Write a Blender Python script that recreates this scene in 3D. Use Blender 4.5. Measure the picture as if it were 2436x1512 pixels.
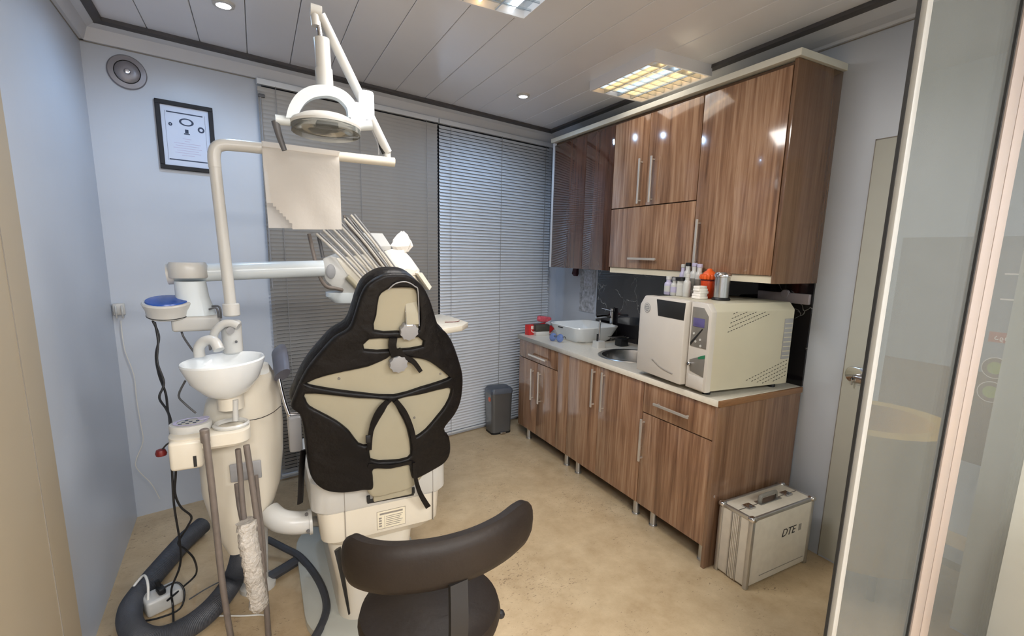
import bpy, bmesh, math, random
from mathutils import Vector, Matrix
for o in list(bpy.data.objects): bpy.data.objects.remove(o)
S = bpy.context.scene
C = S.collection
R = math.radians
random.seed(7)

# ------------------------------------------------------------------ camera
FPX, CX, CY, IW, IH = 1146.0, 1228.0, 800.0, 2436.0, 1512.0
CAM = Vector((0, 0, 1.55))
RM = Matrix(((0.8835165, 0.06071926, -0.46444781),
             (-0.46788782, 0.16076535, -0.86904286),
             (0.02189948, 0.98512318, 0.17044864)))
cd = bpy.data.cameras.new('camera'); cam = bpy.data.objects.new('camera', cd); C.objects.link(cam)
cd.sensor_width = 36.0; cd.sensor_fit = 'HORIZONTAL'
cd.lens = FPX / IW * 36.0
cd.shift_x = (IW / 2 - CX) / IW; cd.shift_y = (CY - IH / 2) / IW
cd.clip_start = 0.02; cd.clip_end = 60
cam.matrix_world = Matrix.Translation(CAM) @ RM.to_4x4()
S.camera = cam

# ------------------------------------------------------------------ world, exposure, large lights
wd = bpy.data.worlds.new('world'); S.world = wd; wd.use_nodes = True
wd.node_tree.nodes['Background'].inputs[0].default_value = (0.86, 0.88, 0.92, 1)
wd.node_tree.nodes['Background'].inputs[1].default_value = 0.22
S.view_settings.view_transform = 'Standard'; S.view_settings.look = 'None'
S.view_settings.exposure = 0.24; S.view_settings.gamma = 1.0
try: S.view_settings.use_curve_mapping = False
except Exception: pass
S.cycles.use_denoising = True
S.cycles.max_bounces = 6; S.cycles.diffuse_bounces = 4; S.cycles.glossy_bounces = 3; S.cycles.transmission_bounces = 3; S.cycles.transparent_max_bounces = 8
S.cycles.use_adaptive_sampling = True; S.cycles.adaptive_threshold = 0.06; S.cycles.adaptive_min_samples = 10
S.cycles.sample_clamp_indirect = 4.0
S.cycles.blur_glossy = 0.5
S.cycles.caustics_reflective = False; S.cycles.caustics_refractive = False

def area(name, loc, sx, sy, watts, col, rot=(0, 0, 0)):
    l = bpy.data.lights.new(name, 'AREA'); l.shape = 'RECTANGLE'; l.size = sx; l.size_y = sy
    l.energy = watts; l.color = col
    o = bpy.data.objects.new(name, l); C.objects.link(o); o.location = loc; o.rotation_euler = rot
    return o
def spot(name, loc, watts, col, size=0.03, ang=120):
    l = bpy.data.lights.new(name, 'SPOT'); l.energy = watts; l.color = col
    l.shadow_soft_size = size; l.spot_size = R(ang); l.spot_blend = 0.6
    o = bpy.data.objects.new(name, l); C.objects.link(o); o.location = loc
    return o
# ceiling lamps of the waiting hall behind the photographer
area('hall_lamp', (0.0, -1.75, 2.58), 1.6, 1.2, 138, (1.0, 0.98, 0.95))
area('hall_lamp', (2.2, -1.5, 2.58), 1.5, 1.2, 126, (1.0, 0.98, 0.95))

# ------------------------------------------------------------------ measuring helper: a photo point on a plane of the room
def W(px, py, x=None, y=None, z=None):
    d = RM @ Vector((px - CX, -(py - CY), -FPX))
    if x is not None: t = (x - CAM.x) / d.x
    elif y is not None: t = (y - CAM.y) / d.y
    else: t = (z - CAM.z) / d.z
    return CAM + d * t
def WP(px, py, o, n):
    d = RM @ Vector((px - CX, -(py - CY), -FPX)); t = (Vector(o) - CAM).dot(n) / d.dot(n)
    return CAM + d * t

# ------------------------------------------------------------------ materials
def lin(c):
    c = c / 255.0
    return c / 12.92 if c <= 0.04045 else ((c + 0.055) / 1.055) ** 2.4
def rgb(r, g, b): return (lin(r), lin(g), lin(b), 1)
MATS = {}
def mat(name, col, rough=0.5, metal=0.0, var=0.0, vscale=8.0, bump=0.0, bscale=60.0, stretch=(1, 1, 1),
        emit=None, estr=0.0, coat=0.0, trans=0.0, alpha=1.0, ior=1.45, detail=4.0, spec=0.5):
    if name in MATS: return MATS[name]
    m = bpy.data.materials.new(name); m.use_nodes = True; MATS[name] = m
    nt = m.node_tree; N = nt.nodes; L = nt.links; p = N['Principled BSDF']
    p.inputs['Base Color'].default_value = col
    p.inputs['Roughness'].default_value = rough; p.inputs['Metallic'].default_value = metal
    p.inputs['IOR'].default_value = ior; p.inputs['Specular IOR Level'].default_value = spec
    if coat: p.inputs['Coat Weight'].default_value = coat; p.inputs['Coat Roughness'].default_value = 0.06
    if trans: p.inputs['Transmission Weight'].default_value = trans
    if alpha < 1: p.inputs['Alpha'].default_value = alpha
    if emit: p.inputs['Emission Color'].default_value = emit; p.inputs['Emission Strength'].default_value = estr
    tc = N.new('ShaderNodeTexCoord'); mp = N.new('ShaderNodeMapping'); mp.inputs['Scale'].default_value = stretch
    L.new(tc.outputs['Object'], mp.inputs['Vector'])
    nz = N.new('ShaderNodeTexNoise'); nz.inputs['Scale'].default_value = vscale; nz.inputs['Detail'].default_value = detail
    L.new(mp.outputs[0], nz.inputs['Vector'])
    v = max(var, 0.02)
    rp = N.new('ShaderNodeValToRGB'); rp.color_ramp.elements[0].position = 0.3; rp.color_ramp.elements[1].position = 0.7
    rp.color_ramp.elements[0].color = tuple(c * (1 - v) for c in col[:3]) + (1,)
    rp.color_ramp.elements[1].color = tuple(min(1, c * (1 + v)) for c in col[:3]) + (1,)
    L.new(nz.outputs['Fac'], rp.inputs['Fac']); L.new(rp.outputs[0], p.inputs['Base Color'])
    if bump:
        nb = N.new('ShaderNodeTexNoise'); nb.inputs['Scale'].default_value = bscale; nb.inputs['Detail'].default_value = 6
        L.new(mp.outputs[0], nb.inputs['Vector'])
        bp = N.new('ShaderNodeBump'); bp.inputs['Strength'].default_value = bump; bp.inputs['Distance'].default_value = 0.01
        L.new(nb.outputs['Fac'], bp.inputs['Height']); L.new(bp.outputs[0], p.inputs['Normal'])
    return m

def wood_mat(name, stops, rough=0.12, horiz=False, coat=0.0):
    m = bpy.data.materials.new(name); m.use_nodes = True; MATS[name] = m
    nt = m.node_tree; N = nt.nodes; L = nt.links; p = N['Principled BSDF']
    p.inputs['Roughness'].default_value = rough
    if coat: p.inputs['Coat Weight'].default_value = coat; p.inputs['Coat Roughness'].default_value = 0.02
    tc = N.new('ShaderNodeTexCoord'); oi = N.new('ShaderNodeObjectInfo')
    mul = N.new('ShaderNodeMath'); mul.operation = 'MULTIPLY'; mul.inputs[1].default_value = 37.0
    L.new(oi.outputs['Random'], mul.inputs[0])
    cb = N.new('ShaderNodeCombineXYZ'); L.new(mul.outputs[0], cb.inputs[0]); L.new(mul.outputs[0], cb.inputs[1])
    ad = N.new('ShaderNodeVectorMath'); ad.operation = 'ADD'
    L.new(tc.outputs['Object'], ad.inputs[0]); L.new(cb.outputs[0], ad.inputs[1])
    mp = N.new('ShaderNodeMapping'); mp.inputs['Scale'].default_value = (1, 1, 0.045)
    L.new(ad.outputs[0], mp.inputs['Vector'])
    n1 = N.new('ShaderNodeTexNoise'); n1.inputs['Scale'].default_value = 17; n1.inputs['Detail'].default_value = 6; n1.inputs['Roughness'].default_value = 0.65
    n1.inputs['Distortion'].default_value = 0.4
    n2 = N.new('ShaderNodeTexNoise'); n2.inputs['Scale'].default_value = 75; n2.inputs['Detail'].default_value = 3
    L.new(mp.outputs[0], n1.inputs['Vector']); L.new(mp.outputs[0], n2.inputs['Vector'])
    mx = N.new('ShaderNodeMath'); mx.operation = 'MULTIPLY_ADD'; mx.inputs[1].default_value = 0.35
    L.new(n2.outputs['Fac'], mx.inputs[0])
    m2 = N.new('ShaderNodeMath'); m2.operation = 'MULTIPLY'; m2.inputs[1].default_value = 0.75
    L.new(n1.outputs['Fac'], m2.inputs[0]); L.new(m2.outputs[0], mx.inputs[2])
    rp = N.new('ShaderNodeValToRGB'); e = rp.color_ramp.elements
    e[0].position = stops[0][0]; e[0].color = stops[0][1]; e[1].position = stops[-1][0]; e[1].color = stops[-1][1]
    for pos, c in stops[1:-1]:
        k = e.new(pos); k.color = c
    L.new(mx.outputs[0], rp.inputs['Fac']); L.new(rp.outputs[0], p.inputs['Base Color'])
    return m

def floor_mat():
    m = bpy.data.materials.new('vinyl_floor'); m.use_nodes = True
    nt = m.node_tree; N = nt.nodes; L = nt.links; p = N['Principled BSDF']; p.inputs['Roughness'].default_value = 0.42
    tc = N.new('ShaderNodeTexCoord')
    n1 = N.new('ShaderNodeTexNoise'); n1.inputs['Scale'].default_value = 7; n1.inputs['Detail'].default_value = 8; n1.inputs['Roughness'].default_value = 0.7
    L.new(tc.outputs['Object'], n1.inputs['Vector'])
    r1 = N.new('ShaderNodeValToRGB'); e = r1.color_ramp.elements
    e[0].position = 0.3; e[0].color = rgb(176, 152, 118); e[1].position = 0.72; e[1].color = rgb(206, 184, 150)
    L.new(n1.outputs['Fac'], r1.inputs['Fac'])
    # scattered short dark and reddish flecks of the vinyl pattern
    mp = N.new('ShaderNodeMapping'); mp.inputs['Scale'].default_value = (1, 2.2, 1); mp.inputs['Rotation'].default_value = (0, 0, 0.5)
    L.new(tc.outputs['Object'], mp.inputs['Vector'])
    n2 = N.new('ShaderNodeTexNoise'); n2.inputs['Scale'].default_value = 46; n2.inputs['Detail'].default_value = 2; n2.inputs['Distortion'].default_value = 1.6
    L.new(mp.outputs[0], n2.inputs['Vector'])
    n3 = N.new('ShaderNodeTexNoise'); n3.inputs['Scale'].default_value = 2.6; n3.inputs['Detail'].default_value = 3
    L.new(tc.outputs['Object'], n3.inputs['Vector'])
    ml = N.new('ShaderNodeMath'); ml.operation = 'MULTIPLY_ADD'; ml.inputs[1].default_value = 0.35
    L.new(n3.outputs['Fac'], ml.inputs[0]); L.new(n2.outputs['Fac'], ml.inputs[2])
    r2 = N.new('ShaderNodeValToRGB'); r2.color_ramp.elements[0].position = 0.845; r2.color_ramp.elements[1].position = 0.90
    r2.color_ramp.elements[1].color = (0.75, 0.75, 0.75, 1)
    L.new(ml.outputs[0], r2.inputs['Fac'])
    mx = N.new('ShaderNodeMix'); mx.data_type = 'RGBA'
    L.new(r2.outputs[0], mx.inputs['Factor']); L.new(r1.outputs[0], mx.inputs['A']); mx.inputs['B'].default_value = rgb(112, 92, 74)
    L.new(mx.outputs['Result'], p.inputs['Base Color'])
    return m

def marble_mat():
    m = bpy.data.materials.new('black_marble'); m.use_nodes = True
    nt = m.node_tree; N = nt.nodes; L = nt.links; p = N['Principled BSDF']; p.inputs['Roughness'].default_value = 0.08
    tc = N.new('ShaderNodeTexCoord')
    w = N.new('ShaderNodeTexNoise'); w.inputs['Scale'].default_value = 3.0; w.inputs['Detail'].default_value = 6
    L.new(tc.outputs['Object'], w.inputs['Vector'])
    ad = N.new('ShaderNodeVectorMath'); ad.operation = 'MULTIPLY_ADD'; ad.inputs[1].default_value = (0.5, 0.5, 0.5)
    L.new(w.outputs['Color'], ad.inputs[0]); L.new(tc.outputs['Object'], ad.inputs[2])
    vo = N.new('ShaderNodeTexVoronoi'); vo.feature = 'DISTANCE_TO_EDGE'; vo.inputs['Scale'].default_value = 4.5
    L.new(ad.outputs[0], vo.inputs['Vector'])
    r1 = N.new('ShaderNodeValToRGB'); r1.color_ramp.elements[0].position = 0.0; r1.color_ramp.elements[0].color = (1, 1, 1, 1)
    r1.color_ramp.elements[1].position = 0.014; r1.color_ramp.elements[1].color = (0, 0, 0, 1)
    L.new(vo.outputs['Distance'], r1.inputs['Fac'])
    n2 = N.new('ShaderNodeTexNoise'); n2.inputs['Scale'].default_value = 5; n2.inputs['Detail'].default_value = 4
    L.new(tc.outputs['Object'], n2.inputs['Vector'])
    r2 = N.new('ShaderNodeValToRGB'); r2.color_ramp.elements[0].position = 0.5; r2.color_ramp.elements[1].position = 0.62
    L.new(n2.outputs['Fac'], r2.inputs['Fac'])
    mu = N.new('ShaderNodeMath'); mu.operation = 'MULTIPLY'
    L.new(r1.outputs[0], mu.inputs[0]); L.new(r2.outputs[0], mu.inputs[1])
    mx = N.new('ShaderNodeMix'); mx.data_type = 'RGBA'; mx.inputs['A'].default_value = rgb(26, 24, 28); mx.inputs['B'].default_value = rgb(190, 190, 188)
    L.new(mu.outputs[0], mx.inputs['Factor']); L.new(mx.outputs['Result'], p.inputs['Base Color'])
    return m

def glass_mat(name, tint, rough=0.0, mixf=0.12):
    m = bpy.data.materials.new(name); m.use_nodes = True
    nt = m.node_tree; N = nt.nodes; L = nt.links
    for n in list(N): N.remove(n)
    out = N.new('ShaderNodeOutputMaterial'); tr = N.new('ShaderNodeBsdfTransparent'); tr.inputs[0].default_value = tint
    gl = N.new('ShaderNodeBsdfGlossy'); gl.inputs['Roughness'].default_value = rough
    fr = N.new('ShaderNodeFresnel'); fr.inputs[0].default_value = 1.45
    df = N.new('ShaderNodeBsdfDiffuse'); df.inputs[0].default_value = (0.42, 0.44, 0.42, 1)
    m1 = N.new('ShaderNodeMixShader'); L.new(fr.outputs[0], m1.inputs[0]); L.new(tr.outputs[0], m1.inputs[1]); L.new(gl.outputs[0], m1.inputs[2])
    nz = N.new('ShaderNodeTexNoise'); nz.inputs['Scale'].default_value = 3
    mr = N.new('ShaderNodeMapRange'); mr.inputs['To Min'].default_value = mixf * 0.8; mr.inputs['To Max'].default_value = mixf * 1.2
    L.new(nz.outputs['Fac'], mr.inputs['Value'])
    m2 = N.new('ShaderNodeMixShader'); L.new(mr.outputs[0], m2.inputs[0]); L.new(m1.outputs[0], m2.inputs[1]); L.new(df.outputs[0], m2.inputs[2])
    L.new(m2.outputs[0], out.inputs[0])
    return m

M = {}
M['wall'] = mat('white_wall_paint', rgb(192, 199, 210), 0.36, var=0.03, vscale=2.0, bump=0.03, bscale=40)
M['ceil'] = mat('pvc_ceiling', rgb(232, 233, 238), 0.24, var=0.03, vscale=1.5)
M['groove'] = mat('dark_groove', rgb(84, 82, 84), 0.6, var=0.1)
M['seam'] = mat('panel_seam', rgb(158, 158, 160), 0.6, var=0.05)
M['cornice'] = mat('cornice_white', rgb(205, 208, 214), 0.4, var=0.02)
M['jamb'] = mat('beige_jamb', rgb(172, 160, 138), 0.5, var=0.05, vscale=3, stretch=(1, 1, 0.1))
M['frame'] = mat('beige_aluminium', rgb(156, 144, 136), 0.4, var=0.03, stretch=(1, 1, 0.1))
M['gasket'] = mat('black_gasket', rgb(38, 38, 38), 0.6)
M['alu'] = mat('aluminium', rgb(196, 196, 196), 0.32, metal=0.9, var=0.05, vscale=20)
M['profile'] = mat('pale_profile', rgb(160, 159, 154), 0.4, var=0.02)
M['chrome'] = mat('chrome', rgb(215, 215, 218), 0.1, metal=1.0)
M['steel'] = mat('brushed_steel', rgb(190, 190, 190), 0.28, metal=1.0, var=0.05, vscale=60, stretch=(1, 8, 1))
M['handle'] = mat('handle_metal', rgb(214, 208, 200), 0.3, metal=0.6)
M['wood'] = wood_mat('walnut_gloss', [(0.33, rgb(82, 56, 41)), (0.45, rgb(124, 91, 69)), (0.54, rgb(146, 111, 86)), (0.66, rgb(174, 140, 113)), (0.8, rgb(118, 85, 64))], 0.13, coat=0.25)
M['wood_reflect_dark'] = wood_mat('walnut_dark_reflection', [(0.33, rgb(44, 26, 20)), (0.5, rgb(70, 44, 34)), (0.7, rgb(92, 62, 48))], 0.06, coat=0.5)  # darker stops put a dark reflection into the door colour
M['woodend'] = wood_mat('walnut_end', [(0.35, rgb(82, 58, 42)), (0.52, rgb(106, 78, 58)), (0.7, rgb(124, 95, 74))], 0.13, coat=0.3)
M['woodlow'] = wood_mat('walnut_side', [(0.35, rgb(86, 62, 46)), (0.52, rgb(114, 85, 65)), (0.7, rgb(136, 106, 84))], 0.15, coat=0.15)
M['edgewood'] = mat('edge_band', rgb(128, 92, 62), 0.35, var=0.12, vscale=20, stretch=(1, 6, 6))
M['cream'] = mat('cream_laminate', rgb(226, 218, 196), 0.4, var=0.03)
M['corn2'] = mat('cabinet_cornice', rgb(214, 212, 200), 0.35, var=0.03)
M['top'] = mat('worktop_laminate', rgb(212, 206, 194), 0.25, var=0.04, vscale=60)
M['carc'] = mat('carcass', rgb(96, 72, 54), 0.5, var=0.05)
M['marble'] = marble_mat()
M['floor'] = floor_mat()
M['white'] = mat('white_plastic', rgb(198, 197, 193), 0.28, var=0.02)
M['offw'] = mat('ivory_plastic', rgb(216, 209, 194), 0.3, var=0.03, vscale=4)
M['ivory'] = mat('ivory_shell', rgb(166, 159, 138), 0.42, var=0.04, vscale=5)
M['bluew'] = mat('translucent_guard', rgb(214, 222, 226), 0.2, var=0.02)
M['basep'] = mat('base_plate_grey', rgb(188, 190, 182), 0.35, var=0.03)
M['ceram'] = mat('white_ceramic', rgb(226, 230, 232), 0.08, var=0.02, coat=0.3)
M['clear'] = glass_mat('clear_plastic', (0.93, 0.95, 0.96, 1), 0.02, 0.25)
M['glass'] = glass_mat('partition_glass', (0.84, 0.86, 0.84, 1), 0.01, 0.16)
M['black'] = mat('black_leather', rgb(17, 15, 16), 0.45, var=0.3, vscale=14, bump=0.8, bscale=16, spec=0.3)
M['blackp'] = mat('black_plastic', rgb(24, 24, 26), 0.45, var=0.1)
M['stool'] = mat('brown_grey_leather', rgb(38, 31, 26), 0.5, var=0.12, vscale=9, bump=0.12, bscale=50, spec=0.3)
M['stoold'] = mat('stool_base_plastic', rgb(34, 31, 29), 0.55, var=0.1)
M['grey'] = mat('grey_plastic', rgb(150, 150, 152), 0.4, var=0.05)
M['dgrey'] = mat('dark_grey_plastic', rgb(92, 92, 94), 0.42, var=0.08)
M['hose'] = mat('dark_hose', rgb(64, 66, 72), 0.5, var=0.12, vscale=15)
M['tube'] = mat('grey_brown_tube', rgb(114, 105, 99), 0.45, var=0.1, vscale=30)
M['tubel'] = mat('pale_tube', rgb(196, 190, 180), 0.3, var=0.06, vscale=30)
M['wrap'] = mat('plastic_wrap', rgb(196, 190, 182), 0.25, var=0.14, vscale=60, bump=0.9, bscale=90)
M['cable'] = mat('black_cable', rgb(30, 30, 32), 0.45)
M['wcable'] = mat('white_cable', rgb(222, 220, 214), 0.45)
M['red'] = mat('red_plastic', rgb(104, 26, 26), 0.4, var=0.1)
M['paper'] = mat('paper_cloth', rgb(244, 238, 230), 0.8, var=0.03, vscale=6, bump=0.15, bscale=30)
M['print'] = mat('navy_print', rgb(48, 60, 84), 0.6)
M['certp'] = mat('certificate_paper', rgb(206, 214, 232), 0.5, var=0.03)
M['framek'] = mat('black_frame', rgb(20, 18, 24), 0.6)
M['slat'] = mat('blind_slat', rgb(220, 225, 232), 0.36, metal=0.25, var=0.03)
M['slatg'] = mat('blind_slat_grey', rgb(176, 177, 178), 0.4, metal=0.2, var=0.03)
M['nightglass'] = mat('night_window', rgb(44, 46, 52), 0.1)
M['bin'] = mat('grey_bin', rgb(98, 98, 98), 0.3, metal=0.35, var=0.05)
M['binlid'] = mat('bin_lid', rgb(82, 88, 98), 0.3, var=0.05)
M['blue'] = mat('blue_cover', rgb(44, 84, 168), 0.25, var=0.15)
M['goggle'] = mat('goggle_blue', rgb(104, 124, 172), 0.2, var=0.1)
M['orange'] = mat('orange_plastic', rgb(224, 92, 34), 0.4, var=0.12, vscale=30)
M['amber'] = mat('amber_tub', rgb(206, 70, 32), 0.25, var=0.1)
M['redbox'] = mat('red_card', rgb(200, 44, 44), 0.45, var=0.06)
M['dbox'] = mat('dark_olive_card', rgb(62, 60, 54), 0.5, var=0.05)
M['lilac'] = mat('lilac_label', rgb(186, 180, 206), 0.4, var=0.08, vscale=30)
M['steelgrey'] = mat('autoclave_side', rgb(192, 186, 166), 0.38, var=0.02)
M['autow'] = mat('autoclave_white', rgb(204, 198, 190), 0.3, var=0.02)
M['panel'] = mat('display_grey', rgb(122, 118, 112), 0.3, var=0.04)
M['lcd'] = mat('lcd_violet', rgb(96, 90, 140), 0.15, var=0.05)
M['dark'] = mat('dark_recess', rgb(34, 34, 34), 0.5)
M['green'] = mat('green_light_edge', rgb(44, 120, 84), 0.4)
M['case'] = mat('ribbed_aluminium', rgb(206, 198, 184), 0.34, metal=0.0, var=0.05, vscale=25)
M['caset'] = mat('case_top_aluminium', rgb(186, 184, 180), 0.3, metal=0.5, var=0.06, vscale=25)
M['ink'] = mat('black_ink', rgb(44, 40, 40), 0.6)
M['inkg'] = mat('grey_ink', rgb(140, 134, 126), 0.6)
M['yellow'] = mat('yellow_upholstery', rgb(204, 164, 66), 0.7, var=0.08)
M['brown'] = mat('brown_panel', rgb(120, 92, 62), 0.5, var=0.1)
M['bannerg'] = mat('grey_banner', rgb(150, 150, 156), 0.5, var=0.06)
M['badge'] = mat('rust_badge', rgb(176, 96, 70), 0.5, var=0.05)
M['leaf'] = mat('lime_print', rgb(150, 160, 60), 0.5, var=0.1)
M['poster'] = mat('mottled_paper', rgb(176, 180, 188), 0.5, var=0.5, vscale=30, detail=8)
M['sock'] = mat('grey_socket_plate', rgb(150, 142, 146), 0.35, var=0.04)
M['lensg'] = mat('lamp_reflector', rgb(200, 198, 194), 0.08, metal=0.9)
M['arm'] = mat('pad_grey_blue', rgb(92, 94, 106), 0.45, var=0.06)
M['vent'] = mat('vent_grey', rgb(138, 136, 142), 0.35, metal=0.3, var=0.05)
M['warmtube'] = mat('warm_tube', rgb(255, 220, 170), 0.5, emit=(1.0, 0.62, 0.26, 1), estr=5)
M['cooltube'] = mat('cool_tube', rgb(235, 245, 255), 0.5, emit=(0.86, 0.95, 1.0, 1), estr=4)
M['led'] = mat('led_disc', rgb(255, 255, 255), 0.5, emit=(0.86, 0.91, 1.0, 1), estr=30)
M['glare'] = mat('glare_glow', rgb(255, 255, 255), 0.4, emit=(1, 1, 1, 1), estr=2.5)  # glow standing in for a blown-out glare, not a lamp
M['louvre'] = mat('mirror_louvre', rgb(206, 214, 220), 0.18, metal=0.85, var=0.03)

# ------------------------------------------------------------------ mesh helpers
def rotz(a): return Matrix.Rotation(a, 4, 'Z')
def box(bm, c, s, rot=None, bev=0.0, seg=2):
    t = bmesh.new()
    bmesh.ops.create_cube(t, size=1.0)
    bmesh.ops.scale(t, vec=Vector(s), verts=t.verts)
    if bev: bmesh.ops.bevel(t, geom=t.edges[:], offset=min(bev, min(s) * 0.49), segments=seg, affect='EDGES', profile=0.5)
    mt = Matrix.Translation(Vector(c)) @ (rot.to_4x4() if rot is not None else Matrix())
    bmesh.ops.transform(t, matrix=mt, verts=t.verts)
    join(bm, t)
def bx(bm, x0, x1, y0, y1, z0, z1, bev=0.0, seg=2):
    box(bm, ((x0 + x1) / 2, (y0 + y1) / 2, (z0 + z1) / 2), (abs(x1 - x0), abs(y1 - y0), abs(z1 - z0)), None, bev, seg)
def join(bm, t):
    me = bpy.data.meshes.new('tmp'); t.to_mesh(me); t.free(); bm.from_mesh(me); bpy.data.meshes.remove(me)
def catmull(pts, sub=6, closed=False):
    P = [Vector(p) for p in pts]; n = len(P); out = []
    rng = n if closed else n - 1
    for i in range(rng):
        if closed: a, b, c, d = P[(i - 1) % n], P[i], P[(i + 1) % n], P[(i + 2) % n]
        else: a, b, c, d = P[max(i - 1, 0)], P[i], P[i + 1], P[min(i + 2, n - 1)]
        for k in range(sub):
            t = k / sub
            out.append(0.5 * ((2 * b) + (c - a) * t + (2 * a - 5 * b + 4 * c - d) * t * t + (3 * b - a - 3 * c + d) * t ** 3))
    if not closed: out.append(P[-1])
    return out
def tube(bm, pts, r, n=12, sub=0, cap=True, flat=1.0):
    P = catmull(pts, sub) if sub else [Vector(p) for p in pts]
    m = len(P)
    rr = r if callable(r) else (lambda t: r)
    tang = []
    for i in range(m):
        d = P[min(i + 1, m - 1)] - P[max(i - 1, 0)]
        tang.append(d.normalized() if d.length > 1e-9 else Vector((0, 0, 1)))
    u = tang[0].orthogonal().normalized(); rings = []
    for i in range(m):
        u = (u - tang[i] * u.dot(tang[i]))
        u = u.normalized() if u.length > 1e-6 else tang[i].orthogonal().normalized()
        v = tang[i].cross(u); q = rr(i / max(1, m - 1))
        rings.append([bm.verts.new(P[i] + (u * math.cos(2 * math.pi * k / n) + v * math.sin(2 * math.pi * k / n) * flat) * q) for k in range(n)])
    for a, b in zip(rings, rings[1:]):
        for k in range(n): bm.faces.new((a[k], a[(k + 1) % n], b[(k + 1) % n], b[k]))
    if cap: bm.faces.new(rings[0][::-1]); bm.faces.new(rings[-1])
def lathe(bm, prof, mt=None, n=28, sx=1.0, sy=1.0):
    mt = mt or Matrix(); rings = []
    for r, z in prof:
        if r < 1e-6: rings.append([bm.verts.new(mt @ Vector((0, 0, z)))])
        else: rings.append([bm.verts.new(mt @ Vector((r * sx * math.cos(2 * math.pi * k / n), r * sy * math.sin(2 * math.pi * k / n), z))) for k in range(n)])
    for a, b in zip(rings, rings[1:]):
        for k in range(n):
            j = (k + 1) % n
            if len(a) == 1 and len(b) == 1: continue
            if len(a) == 1: bm.faces.new((a[0], b[j], b[k]))
            elif len(b) == 1: bm.faces.new((a[k], a[j], b[0]))
            else: bm.faces.new((a[k], a[j], b[j], b[k]))
def cyl(bm, c, r, h, n=20, rot=None, bev=0.0):
    mt = Matrix.Translation(Vector(c)) @ (rot.to_4x4() if rot is not None else Matrix())
    b = min(bev, h * 0.45, r * 0.45)
    if b: lathe(bm, [(0, 0), (r - b, 0), (r, b), (r, h - b), (r - b, h), (0, h)], mt, n)
    else: lathe(bm, [(0, 0), (r, 0), (r, h), (0, h)], mt, n)
def loft(bm, rings, cap=True):
    vs = [[bm.verts.new(p) for p in r] for r in rings]; n = len(vs[0])
    for a, b in zip(vs, vs[1:]):
        for k in range(n): bm.faces.new((a[k], a[(k + 1) % n], b[(k + 1) % n], b[k]))
    if cap: bm.faces.new(vs[0][::-1]); bm.faces.new(vs[-1])
def rring(cx, cy, z, hw, hd, r=0.04, n=5):
    r = min(r, hw * 0.98, hd * 0.98); out = []
    for sx, sy, a0 in ((1, 1, 0), (-1, 1, 90), (-1, -1, 180), (1, -1, 270)):
        for k in range(n + 1):
            a = R(a0 + 90 * k / n)
            out.append(Vector((cx + sx * (hw - r) + r * math.cos(a), cy + sy * (hd - r) + r * math.sin(a), z)))
    return out
def prism(bm, poly, frame, d0, d1, bev=0.0):
    """poly in (u,v) of frame=(origin,U,V,N) extruded from d0 to d1 along N"""
    o, U, V, Nn = frame
    t = bmesh.new()
    a = [t.verts.new(o + U * u + V * v + Nn * d0) for u, v in poly]
    b = [t.verts.new(o + U * u + V * v + Nn * d1) for u, v in poly]
    n = len(poly)
    t.faces.new(a[::-1]); t.faces.new(b)
    for k in range(n): t.faces.new((a[k], a[(k + 1) % n], b[(k + 1) % n], b[k]))
    bmesh.ops.recalc_face_normals(t, faces=t.faces)
    if bev: bmesh.ops.bevel(t, geom=t.edges[:], offset=bev, segments=2, affect='EDGES', profile=0.5, clamp_overlap=True)
    join(bm, t)
def curve_slab(outer, holes, frame, mid, half, bev, bow=None, step=0.03):
    """outline (with holes) in (u,v) made into a rounded slab, optionally bowed by bow(u,v)"""
    cu = bpy.data.curves.new('tmpc', 'CURVE'); cu.dimensions = '2D'; cu.fill_mode = 'BOTH'
    cu.extrude = max(half - bev, 0.0005); cu.bevel_depth = bev; cu.bevel_resolution = 2; cu.offset = -bev
    for poly in [outer] + holes:
        sp = cu.splines.new('POLY'); sp.points.add(len(poly) - 1); sp.use_cyclic_u = True
        for i, (u, v) in enumerate(poly): sp.points[i].co = (u, v, 0, 1)
    ob = bpy.data.objects.new('tmpo', cu); C.objects.link(ob)
    bpy.context.view_layer.update()
    me = bpy.data.meshes.new_from_object(ob.evaluated_get(bpy.context.evaluated_depsgraph_get()))
    bpy.data.objects.remove(ob); bpy.data.curves.remove(cu)
    t = bmesh.new(); t.from_mesh(me); bpy.data.meshes.remove(me)
    bmesh.ops.remove_doubles(t, verts=t.verts, dist=1e-5)
    if bow:
        us = [v.co.x for v in t.verts]; vv = [v.co.y for v in t.verts]
        k = math.ceil(min(us) / step) * step
        while k < max(us):
            bmesh.ops.bisect_plane(t, geom=t.verts[:] + t.edges[:] + t.faces[:], plane_co=(k, 0, 0), plane_no=(1, 0, 0)); k += step
        k = math.ceil(min(vv) / step) * step
        while k < max(vv):
            bmesh.ops.bisect_plane(t, geom=t.verts[:] + t.edges[:] + t.faces[:], plane_co=(0, k, 0), plane_no=(0, 1, 0)); k += step
        for v in t.verts: v.co.z += bow(v.co.x, v.co.y)
    o, U, V, Nn = frame
    for v in t.verts: v.co = o + U * v.co.x + V * v.co.y + Nn * (v.co.z + mid)
    bmesh.ops.recalc_face_normals(t, faces=t.faces)
    return t

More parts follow.
